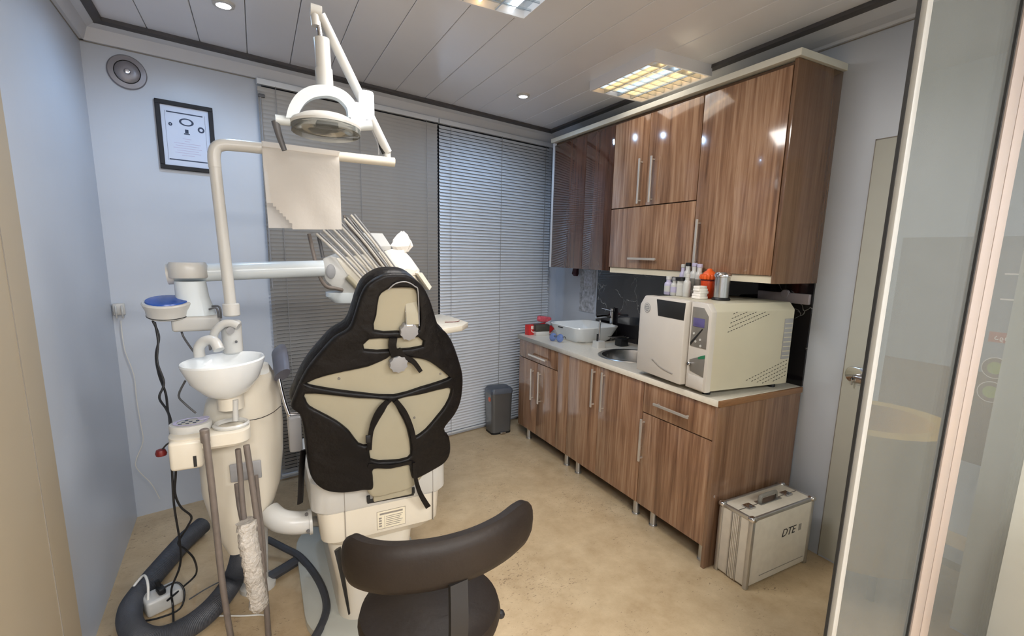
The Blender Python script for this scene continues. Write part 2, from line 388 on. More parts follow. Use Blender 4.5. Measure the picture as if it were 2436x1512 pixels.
WORLD = {}
def empty(name, loc, label, cat, group=None, rz=0.0):
    o = bpy.data.objects.new(name, None); C.objects.link(o); o.empty_display_size = 0.05
    o.location = loc; o.rotation_euler = (0, 0, rz)
    WORLD[o.name] = Matrix.Translation(Vector(loc)) @ rotz(rz)
    o['label'] = label; o['category'] = cat
    if group: o['group'] = group
    return o
def obj(name, bm, m, parent=None, smooth=None, label=None):
    if smooth is None: smooth = True
    bmesh.ops.recalc_face_normals(bm, faces=bm.faces) if smooth != 'keep' else None
    me = bpy.data.meshes.new(name)
    o = bpy.data.objects.new(name, me); C.objects.link(o)
    if parent is not None:
        mw = WORLD[parent.name]; o.parent = parent
        bmesh.ops.transform(bm, matrix=mw.inverted(), verts=bm.verts); WORLD[o.name] = mw
    else:
        xs = [v.co.x for v in bm.verts]; ys = [v.co.y for v in bm.verts]; zs = [v.co.z for v in bm.verts]
        b = Vector(((min(xs) + max(xs)) / 2, (min(ys) + max(ys)) / 2, min(zs)))
        bmesh.ops.translate(bm, verts=bm.verts, vec=-b); o.location = b; WORLD[o.name] = Matrix.Translation(b)
    bm.to_mesh(me); bm.free()
    if smooth:
        me.polygons.foreach_set('use_smooth', [True] * len(me.polygons))
        try: me.set_sharp_from_angle(angle=R(38))
        except Exception: pass
    me.materials.append(M[m] if isinstance(m, str) else m)
    if label: o['label'] = label
    return o
def tag(o, label, cat, group=None):
    o['label'] = label; o['category'] = cat
    if group: o['group'] = group
    return o
def struct(o): o['kind'] = 'structure'; return o
def nb(): return bmesh.new()
def part_box(name, parent, m, *a, bev=0.002, **k):
    b = nb(); bx(b, *a, bev=bev, **k); return obj(name, b, m, parent)
def dup_part(src, parent, loc):
    c = src.copy(); C.objects.link(c); c.parent = parent; c.location = loc; return c
def arc(c, r, a0, a1, n, U, V):
    return [Vector(c) + U * (r * math.cos(R(a0 + (a1 - a0) * i / n))) + V * (r * math.sin(R(a0 + (a1 - a0) * i / n))) for i in range(n + 1)]
AX, AY, AZ = Vector((1, 0, 0)), Vector((0, 1, 0)), Vector((0, 0, 1))
def text_obj(name, s, size, frame, m, parent, shear=0.0, off=0.0006, space=1.0):
    cu = bpy.data.curves.new('tmpt', 'FONT'); cu.body = s; cu.size = size; cu.shear = shear; cu.align_x = 'CENTER'; cu.align_y = 'CENTER'
    cu.extrude = 0.0004; cu.space_character = space
    ob = bpy.data.objects.new('tmpt', cu); C.objects.link(ob); bpy.context.view_layer.update()
    me = bpy.data.meshes.new_from_object(ob.evaluated_get(bpy.context.evaluated_depsgraph_get()))
    bpy.data.objects.remove(ob); bpy.data.curves.remove(cu)
    t = bmesh.new(); t.from_mesh(me); bpy.data.meshes.remove(me)
    o, U, V, Nn = frame
    for v in t.verts: v.co = o + U * v.co.x + V * v.co.y + Nn * (v.co.z + off)
    return obj(name, t, m, parent, smooth=False)

# ================================================================== THE SETTING
XR = 2.545; ZC = 2.62
BA = R(12); BP0 = Vector((1.758, 3.80, 0)); BD = Vector((math.cos(BA), math.sin(BA), 0)); BN = Vector((math.sin(BA), -math.cos(BA), 0))
def backy(x): return BP0.y + (x - BP0.x) * math.tan(BA)
LA, LB = Vector((-0.705, backy(-0.705), 0)), Vector((-0.60, 0.62, 0))
LD = (LB - LA).normalized(); LN = Vector((-LD.y, LD.x, 0))

b = nb(); bx(b, -2.6, 3.5, -3.1, 4.3, -0.06, 0.0); fl = struct(obj('floor', b, 'floor', smooth=False))
b = nb(); prism(b, [(-3.0, -0.02), (1.0, -0.02), (1.0, 2.72), (-3.0, 2.72)], (BP0.copy(), BD, AZ, BN), -0.12, 0.0); struct(obj('wall_back', b, 'wall', smooth=False))
b = nb(); bx(b, XR, XR + 0.12, 0.50, 4.2, -0.02, 2.72); wr = struct(obj('wall_right', b, 'wall', smooth=False))
b = nb(); prism(b, [(-0.15, -0.02), (2.75, -0.02), (2.75, 2.72), (-0.15, 2.72)], (LA, LD, AZ, LN), -0.12, 0.0); struct(obj('wall_left', b, 'wall', smooth=False))
b = nb(); bx(b, -2.6, -0.60, 0.50, 0.62, -0.02, 2.72); struct(obj('wall_front_left', b, 'wall', smooth=False))
b = nb(); bx(b, XR + 0.12, 3.5, 0.50, 0.62, -0.02, 2.72); struct(obj('wall_front_right', b, 'wall', smooth=False))
b = nb(); bx(b, -2.72, -2.6, -3.1, 0.62, -0.02, 2.72); struct(obj('wall_hall_left', b, 'wall', smooth=False))
b = nb(); bx(b, 3.5, 3.62, -3.1, 0.62, -0.02, 2.72); struct(obj('wall_hall_right', b, 'wall', smooth=False))
b = nb(); bx(b, -2.72, 3.62, -3.22, -3.1, -0.02, 2.72); struct(obj('wall_hall_back', b, 'wall', smooth=False))

# ceiling: slab with long plastic panels clipped under it
b = nb(); bx(b, -2.72, 3.62, -3.22, 4.4, ZC + 0.012, ZC + 0.10); cl = struct(obj('ceiling', b, 'seam', smooth=False))
x = -0.86
while x < XR:
    x1 = min(x + 0.217, XR + 0.02)
    b = nb(); y1 = backy(x) + 0.02
    bx(b, x, x1, -3.1, y1, ZC, ZC + 0.014, bev=0.0025, seg=1); obj('panel', b, 'ceil', cl, smooth=False)
    x += 0.22

# cornices with the dark shadow strip along their inner edge
def cornice(name, o, along, inward, l0, l1, d, zlow):
    b = nb(); fr = (o, inward, AZ, along)
    prism(b, [(0, zlow), (0.018, zlow), (0.024, zlow + 0.012), (d * 0.55, ZC - 0.035), (d, ZC - 0.022), (d, ZC + 0.002), (0, ZC + 0.002)], fr, l0, l1)
    t = struct(obj(name, b, 'cornice', smooth=False))
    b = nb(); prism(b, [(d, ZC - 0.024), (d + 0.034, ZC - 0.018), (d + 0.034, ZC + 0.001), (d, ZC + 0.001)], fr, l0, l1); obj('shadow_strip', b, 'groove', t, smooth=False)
    b = nb(); prism(b, [(0, zlow - 0.004), (0.003, zlow - 0.004), (0.003, zlow), (0, zlow)], fr, l0, l1); obj('lower_line', b, 'inkg', t, smooth=False)
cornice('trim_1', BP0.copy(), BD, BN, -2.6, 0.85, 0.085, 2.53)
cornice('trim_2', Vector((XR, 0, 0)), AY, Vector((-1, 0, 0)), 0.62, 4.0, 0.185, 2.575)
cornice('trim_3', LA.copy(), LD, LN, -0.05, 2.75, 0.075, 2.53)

# beige jamb of the doorway on the left
b = nb(); bx(b, -0.72, -0.585, 0.6, 1.89, 0.0, ZC - 0.03, bev=0.004); jb = struct(obj('trim_4', b, 'jamb'))
b = nb(); bx(b, -0.585, -0.5835, 1.75, 1.753, 0.0, ZC - 0.03); obj('jamb_groove', b, 'inkg', jb, smooth=False)

# flush door with lever handle in the right wall
M['doorw'] = mat('door_white', rgb(196, 198, 190), 0.3, var=0.02)
b = nb(); bx(b, XR - 0.006, XR + 0.01, 0.50, 1.292, 0.012, 2.095, bev=0.002); d1 = struct(obj('door_1', b, 'doorw'))
b = nb(); bx(b, XR - 0.0015, XR + 0.002, 1.292, 1.297, 0.0, 2.10); bx(b, XR - 0.0015, XR + 0.002, 0.5, 1.297, 2.096, 2.101); obj('door_gap', b, 'inkg', d1, smooth=False)
b = nb(); hz = 1.004
fr = (Vector((XR - 0.006, 1.225, hz)), AY, AZ, Vector((-1, 0, 0)))
pl = [(0.028 * math.cos(R(a)) + 0.028, 0.036 * math.sin(R(a))) for a in range(-90, 91, 15)] + [(-0.075 + 0.028 * math.cos(R(a)), 0.036 * math.sin(R(a))) for a in range(90, 271, 15)]
prism(b, pl, fr, 0, 0.008, bev=0.002); esc = obj('handle_plate', b, 'chrome', d1)
b = nb(); tube(b, [Vector((XR - 0.01, 1.215, hz)), Vector((XR - 0.05, 1.215, hz)), Vector((XR - 0.055, 1.20, hz)), Vector((XR - 0.055, 1.10, hz - 0.004))], 0.010, 12, sub=4); obj('lever', b, 'chrome', d1)
b = nb(); cyl(b, (XR - 0.014, 1.24, hz - 0.02), 0.006, 0.012, 12, Matrix.Rotation(R(-90), 3, 'Y')); obj('keyhole', b, 'dark', d1)
b = nb(); bx(b, XR - 0.03, XR - 0.014, 1.2385, 1.2415, hz - 0.052, hz - 0.018, bev=0.001); obj('key', b, 'alu', d1)

# glazed partition beside the doorway
g = empty('window_1', (1.33, 0.62, 0), 'glass', 'window'); del g['label']; del g['category']; struct(g)
part_box('edge_profile', g, 'profile', 1.326, 1.350, 0.610, 0.630, 0.0, ZC)
part_box('seal', g, 'gasket', 1.322, 1.326, 0.622, 0.629, 0.0, ZC, bev=0)
part_box('glass_pane', g, 'glass', 1.350, 1.795, 0.616, 0.624, 0.0, ZC, bev=0)
part_box('seal', g, 'gasket', 1.795, 1.802, 0.610, 0.630, 0.0, ZC, bev=0)
part_box('post', g, 'frame', 1.802, 1.868, 0.605, 0.635, 0.0, ZC)
part_box('post_groove', g, 'dark', 1.868, 1.873, 0.61, 0.63, 0.0, ZC, bev=0)
part_box('post', g, 'frame', 1.873, 1.935, 0.605, 0.635, 0.0, ZC)
part_box('glass_pane', g, 'glass', 1.935, XR - 0.001, 0.616, 0.624, 0.0, ZC, bev=0)

# splashback between worktop and wall units
b = nb(); bx(b, XR - 0.012, XR + 0.001, 1.485, 3.30, 0.88, 1.50); sb = struct(obj('trim_5', b, 'marble', smooth=False))

# ================================================================== VENETIAN BLINDS AND WINDOW
def BW(s, z, d=0.0): return BP0 + BD * s + BN * d + AZ * z          # along the back wall
S0 = (0.05 - BP0.x) / math.cos(BA); S1 = (1.25 - BP0.x) / math.cos(BA); S2 = (2.425 - BP0.x) / math.cos(BA)
b = nb(); prism(b, [(S0 + 0.03, 0.06), (S2 - 0.03, 0.06), (S2 - 0.03, 2.50), (S0 + 0.03, 2.50)], (BP0, BD, AZ, BN), -0.01, 0.006); struct(obj('window_2', b, 'nightglass', smooth=False))
def blind(s0, s1, label, tilt, flip, sm):
    c = BW((s0 + s1) / 2, 0.03, 0.03)
    r = empty('venetian_blind', c, label, 'blind', rz=BA)
    w = s1 - s0
    def lb(name, m, u0, u1, d0, d1, z0, z1, bev=0.0):
        b = nb(); prism(b, [(u0, z0), (u1, z0), (u1, z1), (u0, z1)], (BP0 + BD * (s0 + s1) / 2, BD, AZ, BN), d0, d1, bev); return obj(name, b, m, r, smooth=False)
    lb('headrail', 'slat', -w / 2, w / 2, 0.012, 0.042, 2.495, 2.528, 0.002)
    lb('bottom_rail', 'slat', -w / 2, w / 2, 0.018, 0.038, 0.03, 0.045, 0.002)
    # one slat, copied down the whole drop
    b = nb(); n = 4; hw = 0.0132
    prof = [(hw * (2 * i / n - 1), 0.0014 * (1 - (2 * i / n - 1) ** 2)) for i in range(n + 1)]
    ca, sa = math.cos(tilt), math.sin(tilt)
    A = []
    for q in (-w / 2 + 0.004, w / 2 - 0.004):
        A.append([b.verts.new((q, -(p * ca - h * sa), (p * sa + h * ca) * flip)) for p, h in prof])
    for i in range(n): b.faces.new((A[0][i], A[1][i], A[1][i + 1], A[0][i + 1]))
    me = bpy.data.meshes.new('slat'); b.to_mesh(me); b.free(); me.materials.append(M[sm])
    me.polygons.foreach_set('use_smooth', [True] * len(me.polygons))
    z = 0.066
    while z < 2.49:
        o = bpy.data.objects.new('slat', me); C.objects.link(o); o.parent = r; o.location = (0, 0.002, z - 0.03); z += 0.0243
    for u in (-w / 2 + 0.10, w / 2 - 0.10, 0):
        b = nb(); tube(b, [BW((s0 + s1) / 2 + u, 0.04, 0.041), BW((s0 + s1) / 2 + u, 2.50, 0.041)], 0.0016, 6); obj('ladder_cord', b, 'grey', r)
    return r
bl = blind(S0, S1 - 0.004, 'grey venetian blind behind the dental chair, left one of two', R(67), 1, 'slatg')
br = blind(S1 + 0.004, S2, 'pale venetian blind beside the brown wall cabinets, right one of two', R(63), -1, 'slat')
b = nb(); tube(b, [BW(S0 + 0.012, 2.42, 0.05), BW(S0 + 0.012, 1.30, 0.05)], 0.004, 8); obj('tilt_wand', b, 'grey', bl)
b = nb(); box(b, BW(S0 + 0.02, 2.43, 0.045), (0.035, 0.014, 0.018), rotz(BA), 0.002); obj('wand_clip', b, 'dgrey', bl)
b = nb(); tube(b, [BW(S2 - 0.035, 2.49, 0.05), BW(S2 - 0.035, 1.30, 0.05)], 0.0016, 6); tube(b, [BW(S2 - 0.025, 2.49, 0.05), BW(S2 - 0.025, 1.27, 0.05)], 0.0016, 6); obj('pull_cord', b, 'dgrey', br)
for z in (1.30, 1.235):
    b = nb(); cyl(b, BW(S2 - 0.03, z - 0.03, 0.05), 0.006, 0.035, 10, bev=0.002); obj('cord_tassel', b, 'grey', br)

# ================================================================== CEILING LAMPS
def louvre_light(name, x0, x1, y0, y1, zb, label, watts, col, warm):
    r = empty(name, ((x0 + x1) / 2, (y0 + y1) / 2, zb), label, 'ceiling light', 'louvred ceiling lights')
    t = 0.012
    b = nb()
    for a in ((x0, x1, y0, y0 + t), (x0, x1, y1 - t, y1), (x0, x0 + t, y0 + t, y1 - t), (x1 - t, x1, y0 + t, y1 - t)): bx(b, *a, zb, ZC + 0.004)
    obj('housing', b, 'ceil', r, smooth=False)
    part_box('back_plate', r, 'louvre', x0 + t, x1 - t, y0 + t, y1 - t, ZC - 0.004, ZC + 0.004, bev=0)
    nx = 4
    for i in range(nx):
        xx = x0 + (i + 0.5) * (x1 - x0) / nx
        b = nb(); tube(b, [(xx, y0 + 0.02, ZC - 0.014), (xx, y1 - 0.02, ZC - 0.014)], 0.008, 10); obj('tube', b, 'warmtube' if warm[i] else 'cooltube', r)
    for i in range(1, nx): part_box('reflector_fin', r, 'louvre', x0 + i * (x1 - x0) / nx - 0.003, x0 + i * (x1 - x0) / nx + 0.003, y0 + t, y1 - t, zb + 0.002, ZC - 0.024, bev=0)
    ny = 8
    for j in range(1, ny): part_box('louvre_blade', r, 'louvre', x0 + t, x1 - t, y0 + j * (y1 - y0) / ny - 0.003, y0 + j * (y1 - y0) / ny + 0.003, zb + 0.004, ZC - 0.024, bev=0)
    area(name + '_light', ((x0 + x1) / 2, (y0 + y1) / 2, zb - 0.004), x1 - x0 - 0.05, y1 - y0 - 0.05, watts, col)
louvre_light('louvred_light_or_reflection', 0.52, 1.13, 1.49, 2.10, 2.585, 'louvred ceiling light above the dental chair, cut by the top of the picture', 19, (1.0, 0.97, 0.93), (0, 1, 1, 0))
louvre_light('louvred_light_or_reflection', 1.905, 2.335, 2.09, 2.66, 2.56, 'louvred light reflected in glass, built as a ceiling fixture above the brown wall cabinets', 1.5, (1.0, 0.92, 0.82), (1, 0, 1, 1))  # added lit fixture in place of a lamp reflected in glass
def downlight(x, y, label, watts):
    r = empty('downlight', (x, y, ZC - 0.012), label, 'spotlight', 'recessed downlights')
    b = nb(); lathe(b, [(0.030, 0.010), (0.030, 0.0), (0.044, 0.002), (0.046, 0.012), (0.030, 0.014)], Matrix.Translation((x, y, ZC - 0.012)), 24); obj('ring', b, 'white', r)
    b = nb(); lathe(b, [(0, 0), (0.029, 0.0), (0.029, 0.006), (0, 0.006)], Matrix.Translation((x, y, ZC - 0.009)), 24); obj('diffuser', b, 'led', r)
    spot('downlight_beam', (x, y, ZC - 0.016), watts, (0.42, 0.67, 1.0), 0.03, 165)
downlight(-0.066, 2.72, 'round downlight in ceiling over the lamp pole, at the upper edge of the picture', 18)
downlight(1.68, 3.12, 'round downlight in ceiling near the back right corner', 20)

# ================================================================== CABINETS
def bar_v(parent, x, y, z0, z1):
    b = nb(); bx(b, x - 0.030, x - 0.021, y - 0.007, y + 0.007, z0, z1, bev=0.0015)
    for z in (z0 + 0.02, z1 - 0.02): bx(b, x - 0.022, x + 0.001, y - 0.004, y + 0.004, z - 0.004, z + 0.004)
    return obj('handle', b, 'handle', parent, smooth=False)
def bar_h(parent, x, y0, y1, z):
    b = nb(); bx(b, x - 0.030, x - 0.021, y0, y1, z - 0.007, z + 0.007, bev=0.0015)
    for y in (y0 + 0.02, y1 - 0.02): bx(b, x - 0.022, x + 0.001, y - 0.004, y + 0.004, z - 0.004, z + 0.004)
    return obj('handle', b, 'handle', parent, smooth=False)
def front(parent, name, x, y0, y1, z0, z1, m='wood'):
    return part_box(name, parent, m, x, x + 0.018, y0 + 0.0015, y1 - 0.0015, z0 + 0.0015, z1 - 0.0015, bev=0.0015)
XB = 1.905; ZW = 0.88
def leg(parent, x, y):
    b = nb(); cyl(b, (x, y, 0), 0.019, 0.104, 16); cyl(b, (x, y, 0), 0.024, 0.008, 16); return obj('leg', b, 'alu', parent)
def base_unit(y0, y1, label, legs):
    r = empty('base_cabinet', (2.2, (y0 + y1) / 2, 0), label, 'cabinet', 'base cabinets under the worktop')
    b = nb(); xa, xb = XB + 0.019, XR - 0.014
    bx(b, xa, xb, y0, y0 + 0.016, 0.104, 0.845); bx(b, xa, xb, y1 - 0.016, y1, 0.104, 0.845)
    bx(b, xa, xb - 0.008, y0 + 0.016, y1 - 0.016, 0.104, 0.12); bx(b, xb - 0.008, xb, y0 + 0.016, y1 - 0.016, 0.104, 0.845)
    bx(b, xa, xa + 0.02, y0 + 0.016, y1 - 0.016, 0.80, 0.845); obj('carcass', b, 'carc', r, smooth=False)
    for y in legs: leg(r, XB + 0.045, y); leg(r, 2.42, y)
    return r
A_ = base_unit(2.762, 3.498, 'brown base cabinet with wide drawer over two doors, by the blinds', (3.378, 2.80))
d = front(A_, 'drawer_front', XB, 2.905, 3.498, 0.70, 0.845); bar_h(d, XB, 3.045, 3.305, 0.75)
d = front(A_, 'door', XB, 3.195, 3.498, 0.104, 0.697); bar_v(d, XB, 3.252, 0.382, 0.642)
d = front(A_, 'door', XB, 2.905, 3.195, 0.104, 0.697); bar_v(d, XB, 3.137, 0.382, 0.642)
front(A_, 'filler_panel', XB, 2.762, 2.905, 0.104, 0.845)
B_ = base_unit(2.002, 2.760, 'brown base cabinet with two tall doors under the round sink', (2.655, 2.045))
d = front(B_, 'door', XB, 2.407, 2.760, 0.104, 0.845); bar_v(d, XB, 2.457, 0.56, 0.818)
d = front(B_, 'door', XB, 2.002, 2.407, 0.104, 0.845); bar_v(d, XB, 2.355, 0.56, 0.818)
C_ = base_unit(1.505, 2.000, 'brown base cabinet with drawer and single door, beside the aluminium case', (1.90, 1.545))
d = front(C_, 'drawer_front', XB, 1.508, 2.000, 0.668, 0.845); bar_h(d, XB, 1.65, 1.896, 0.746)
d = front(C_, 'door', XB, 1.508, 2.000, 0.104, 0.665); bar_v(d, XB, 1.980, 0.377, 0.632)
part_box('end_panel', C_, 'woodlow', XB - 0.012, XR - 0.012, 1.484, 1.5035, 0.0, 0.846, bev=0.001)

# worktop with wood-coloured edge at its end, holes for nothing: the sink sits in it
r = empty('worktop', (2.2, 2.5, 0.846), 'long pale laminate worktop over the brown base cabinets', 'worktop')
SKC = Vector((2.20, 2.46, ZW)); SKR = 0.2
b = nb()
outer = [(1.892, 1.490), (XR - 0.013, 1.490), (XR - 0.013, 3.66), (1.892, 3.515)]
hole = [(SKC.x + SKR * math.cos(2 * math.pi * k / 40), SKC.y + SKR * math.sin(2 * math.pi * k / 40)) for k in range(40)]
t = curve_slab(outer, [hole], (Vector((0, 0, 0)), AX, AY, AZ), 0.8635, 0.0165, 0.0015); join(b, t)
obj('slab', b, 'top', r, smooth=False)
part_box('edge_band', r, 'edgewood', 1.893, XR - 0.013, 1.4755, 1.490, 0.849, 0.879, bev=0.001)

# round steel sink
b = nb()
lathe(b, [(0.222, 0.001), (0.216, 0.005), (0.194, 0.003), (0.186, -0.02), (0.168, -0.13), (0.13, -0.145), (0, -0.148)], Matrix.Translation(SKC), 40)
lathe(b, [(0.190, -0.03), (0.172, -0.133), (0.13, -0.149), (0, -0.152)], Matrix.Translation(SKC), 40)
sk = empty('round_sink', SKC - AZ * 0.148, 'round stainless steel sink sunk into the worktop beside the autoclave', 'sink')
obj('bowl', b, 'steel', sk)
b = nb(); lathe(b, [(0, 0.002), (0.022, 0.002), (0.026, 0.0)], Matrix.Translation(SKC - AZ * 0.1475), 20); obj('drain', b, 'chrome', sk)

# wall units
XU = 2.20; ZU0, ZU1 = 1.467, 2.42
def wall_unit(y0, y1, z0, label):
    r = empty('wall_cabinet', (2.37, (y0 + y1) / 2, z0), label, 'cabinet', 'wall cabinets above the worktop')
    part_box('carcass', r, 'carc', XU + 0.019, XR - 0.001, y0, y1, z0, ZU1 + 0.018, bev=0.001)
    return r
U1 = wall_unit(2.752, 3.52, 1.44, 'glossy wall cabinet nearest the blinds, doors without handles, dark reflection in their colour')
front(U1, 'door', XU, 3.076, 3.52, 1.44, ZU1, 'wood_reflect_dark'); front(U1, 'door', XU, 2.752, 3.076, 1.44, ZU1, 'wood_reflect_dark')
part_box('side_panel', U1, 'cornice', XU - 0.002, XR - 0.001, 3.5205, 3.545, 1.44, 2.44, bev=0.001)
U2 = wall_unit(2.005, 2.750, ZU0, 'brown wall cabinet with twin vertical handles over a lift-up flap')
d = front(U2, 'door', XU, 2.415, 2.750, 1.866, ZU1); bar_v(d, XU, 2.465, 1.88, 2.157)
d = front(U2, 'door', XU, 2.005, 2.415, 1.866, ZU1); bar_v(d, XU, 2.358, 1.88, 2.157)
d = front(U2, 'flap', XU, 2.005, 2.750, ZU0, 1.863); bar_h(d, XU, 2.27, 2.522, 1.531)
U3 = wall_unit(1.500, 2.003, ZU0, 'tall brown single-door wall cabinet with large dark end panel above the autoclave')
d = front(U3, 'door', XU, 1.505, 2.003, ZU0, ZU1); bar_v(d, XU, 1.963, 1.49, 1.757)
part_box('end_panel', U3, 'woodend', XU - 0.004, XR - 0.001, 1.480, 1.4985, 1.43, 2.441, bev=0.001)
b = nb(); bx(b, XU + 0.012, XU + 0.030, 1.500, 2.746, 1.430, 1.4665, bev=0.001); tag(obj('light_pelmet', b, 'cream', smooth=False), 'cream pelmet strip along the underside of the brown wall cabinets', 'pelmet')
b = nb(); bx(b, XU - 0.020, XR - 0.001, 1.462, 3.55, 2.4425, 2.474, bev=0.002); tag(obj('cabinet_cornice', b, 'corn2', smooth=False), 'pale cornice board lying along the top of the wall cabinets', 'cornice')

# ================================================================== AUTOCLAVE
AR = R(-5.5); ao = Vector((1.872, 1.556, ZW))
a = empty('autoclave', ao, 'white tabletop autoclave with round emblem door and grey vented side, standing on the worktop', 'autoclave', rz=AR)
AM = Matrix.Translation(ao) @ rotz(AR)
DX, DY, HZ = 0.555, 0.505, 0.452           # depth, width, height
def aobj(name, b, m, par=None, smooth=None):
    bmesh.ops.transform(b, matrix=AM, verts=b.verts); return obj(name, b, m, par or a, smooth)
def abox(name, m, *q, bev=0.002, par=None):
    b = nb(); bx(b, *q, bev=bev); return aobj(name, b, m, par)
FRY = (Vector((0, 0, 0)), AY, AZ, AX)      # section across the front, extruded along depth
b = nb(); ch = 0.045
sec = [(0.0, 0.026), (DY, 0.026), (DY, HZ - ch), (DY - ch, HZ), (ch * 0.7, HZ), (0.0, HZ - ch * 0.8)]
prism(b, sec, FRY, 0.03, DX, bev=0.004); body = aobj('body', b, 'steelgrey')
for (xx, yy) in ((0.06, 0.05), (0.06, DY - 0.05), (DX - 0.05, 0.05), (DX - 0.05, DY - 0.05)):
    b = nb(); cyl(b, (xx, yy, 0.0), 0.02, 0.028, 14); aobj('foot', b, 'blackp')
# white front bezel on the right (small y) side
b = nb(); fs = [(0.0, 0.022), (0.135, 0.022), (0.135, HZ + 0.001), (ch * 0.7, HZ + 0.001), (0.0, HZ - ch * 0.8)]
prism(b, fs, FRY, 0.0, 0.034, bev=0.003); bz = aobj('bezel', b, 'autow')
b = nb(); prism(b, [(0.016, 0.235), (0.122, 0.235), (0.122, HZ - 0.022), (0.05, HZ - 0.022), (0.016, HZ - 0.06)], FRY, -0.003, 0.002, bev=0.001); cp = aobj('control_panel', b, 'panel', bz)
abox('display', 'lcd', -0.0045, -0.002, 0.036, 0.112, 0.335, 0.378, bev=0.0008, par=bz)
b = nb(); prism(b, [(0.118, 0.238), (0.121, 0.252), (0.048, 0.330), (0.044, 0.326)], FRY, -0.0048, -0.002); aobj('black_stripe', b, 'dark', bz, smooth=False)
for (yy, zz) in ((0.10, 0.30), (0.055, 0.275), (0.085, 0.262), (0.05, 0.245)):
    b = nb(); cyl(b, (-0.001, yy, zz), 0.006, 0.005, 12, Matrix.Rotation(R(-90), 3, 'Y')); aobj('button', b, 'white', bz)
b = nb(); prism(b, [(0.018, 0.095), (0.11, 0.11), (0.118, 0.165), (0.018, 0.205)], FRY, -0.0025, 0.002, bev=0.001); aobj('recess', b, 'panel', bz)
b = nb(); prism(b, [(0.018, 0.188), (0.018, 0.206), (0.06, 0.189), (0.06, 0.178)], FRY, -0.0035, 0.0); aobj('green_edge', b, 'green', bz, smooth=False)
b = nb(); cyl(b, (0.0, 0.112, 0.145), 0.010, 0.016, 14, Matrix.Rotation(R(-90), 3, 'Y'), bev=0.002); aobj('drain_valve', b, 'chrome', bz)
abox('lower_cover', 'autow', -0.004, 0.004, 0.014, 0.118, 0.028, 0.092, par=bz)
# big door
b = nb(); ds = [(0.142, 0.026), (DY + 0.004, 0.026), (DY + 0.004, HZ - 0.05), (DY - 0.035, HZ + 0.004), (0.142, HZ + 0.004)]
prism(b, ds, FRY, -0.030, 0.032, bev=0.010); dr = aobj('door', b, 'autow')
b = nb(); prism(b, [(0.150, HZ - 0.095), (0.345, HZ - 0.095), (0.365, HZ - 0.008), (0.146, HZ - 0.008)], FRY, -0.0315, -0.026, bev=0.001); aobj('grip_recess', b, 'dark', dr)
b = nb(); cyl(b, (-0.029, DY - 0.065, HZ - 0.062), 0.027, 0.003, 28, Matrix.Rotation(R(-90), 3, 'Y')); em = aobj('emblem', b, 'grey', dr)
b = nb(); lathe(b, [(0.020, 0), (0.022, 0.001), (0.024, 0)], Matrix.Translation((-0.0325, DY - 0.065, HZ - 0.062)) @ Matrix.Rotation(R(-90), 4, 'Y'), 28); aobj('emblem_ring', b, 'white', dr)
for k in range(3):
    b = nb(); bx(b, -0.0336, -0.0318, DY - 0.078 - 0.002 * k, DY - 0.052, HZ - 0.053 - 0.010 * k, HZ - 0.050 - 0.010 * k); aobj('emblem_line', b, 'white', dr, smooth=False)
b = nb(); tube(b, [(-0.0305, 0.37, 0.115), (-0.032, 0.29, 0.085), (-0.032, 0.20, 0.073)], 0.003, 8, sub=5, flat=0.6); aobj('door_crease', b, 'inkg', dr)
# vent slots on the side
b0 = None; bs = nb()
for row in range(5):
    for k in range(16 - row):
        xx = 0.115 + k * 0.017 + row * 0.006; zz = 0.318 + row * 0.022 + k * 0.0052
        if zz < HZ - 0.04 and xx < 0.40: box(bs, (xx, -0.0004, zz), (0.010, 0.002, 0.0026), Matrix.Rotation(R(-17), 3, 'Y'))
for row in range(5):
    for k in range(15 - 2 * row):
        xx = DX - 0.02 - k * 0.019; zz = 0.150 - row * 0.020 - k * 0.0060 + 0.0
        if zz > 0.04: box(bs, (xx, -0.0004, zz), (0.010, 0.002, 0.0026), Matrix.Rotation(R(-17), 3, 'Y'))
o = aobj('vent_slots', bs, 'ink', body, smooth=False); o['kind'] = 'stuff'
abox('rear_louvre_plate', 'grey', DX - 0.065, DX - 0.006, -0.0025, 0.001, 0.16, 0.37, par=body)
for k in range(8): abox('louvre', 'steelgrey', DX - 0.062, DX - 0.009, -0.004, -0.002, 0.175 + k * 0.024, 0.180 + k * 0.024, bev=0, par=body)

# things standing on the autoclave
ZT = ZW + HZ + 0.001
def AT(dx, dy): return AM @ Vector((dx, dy, HZ + 0.001))
def bottle(dx, dy, r, h, m, cap, label, neck=0.6, ch=0.02, group='small bottles on the autoclave', band=None, sq=False):
    p = AT(dx, dy); e = empty('small_bottle', p, label, 'bottle', group)
    b = nb(); nr = r * neck
    prof = [(0, 0), (r * 0.92, 0), (r, 0.003), (r, h * 0.72), (r * 0.9, h * 0.8), (nr, h * 0.86), (nr, h), (0, h)]
    lathe(b, prof, Matrix.Translation(p), 4 if sq else 18); obj('bottle_body', b, m, e, smooth=not sq)
    b = nb(); cyl(b, p + AZ * h, nr * 1.15, ch, 16, bev=0.002); obj('cap', b, cap, e)
    if band:
        b = nb(); cyl(b, p + AZ * h * 0.2, r * 1.015, h * 0.4, 20); obj('paper_label', b, band, e)
    return e
bottle(0.175, 0.525, 0.024, 0.085, 'lilac', 'white', 'lilac squat bottle at the far left of the things on the autoclave', band='white')
bottle(0.255, 0.505, 0.019, 0.155, 'lilac', 'white', 'slim tall lilac bottle behind the squat lilac one', band='lilac')
bottle(0.175, 0.475, 0.021, 0.08, 'white', 'grey', 'short white bottle with grey cap in front row on the autoclave', band='lilac')
bottle(0.255, 0.465, 0.023, 0.165, 'white', 'blackp', 'white bottle with black cap in the back row on the autoclave', band='grey')
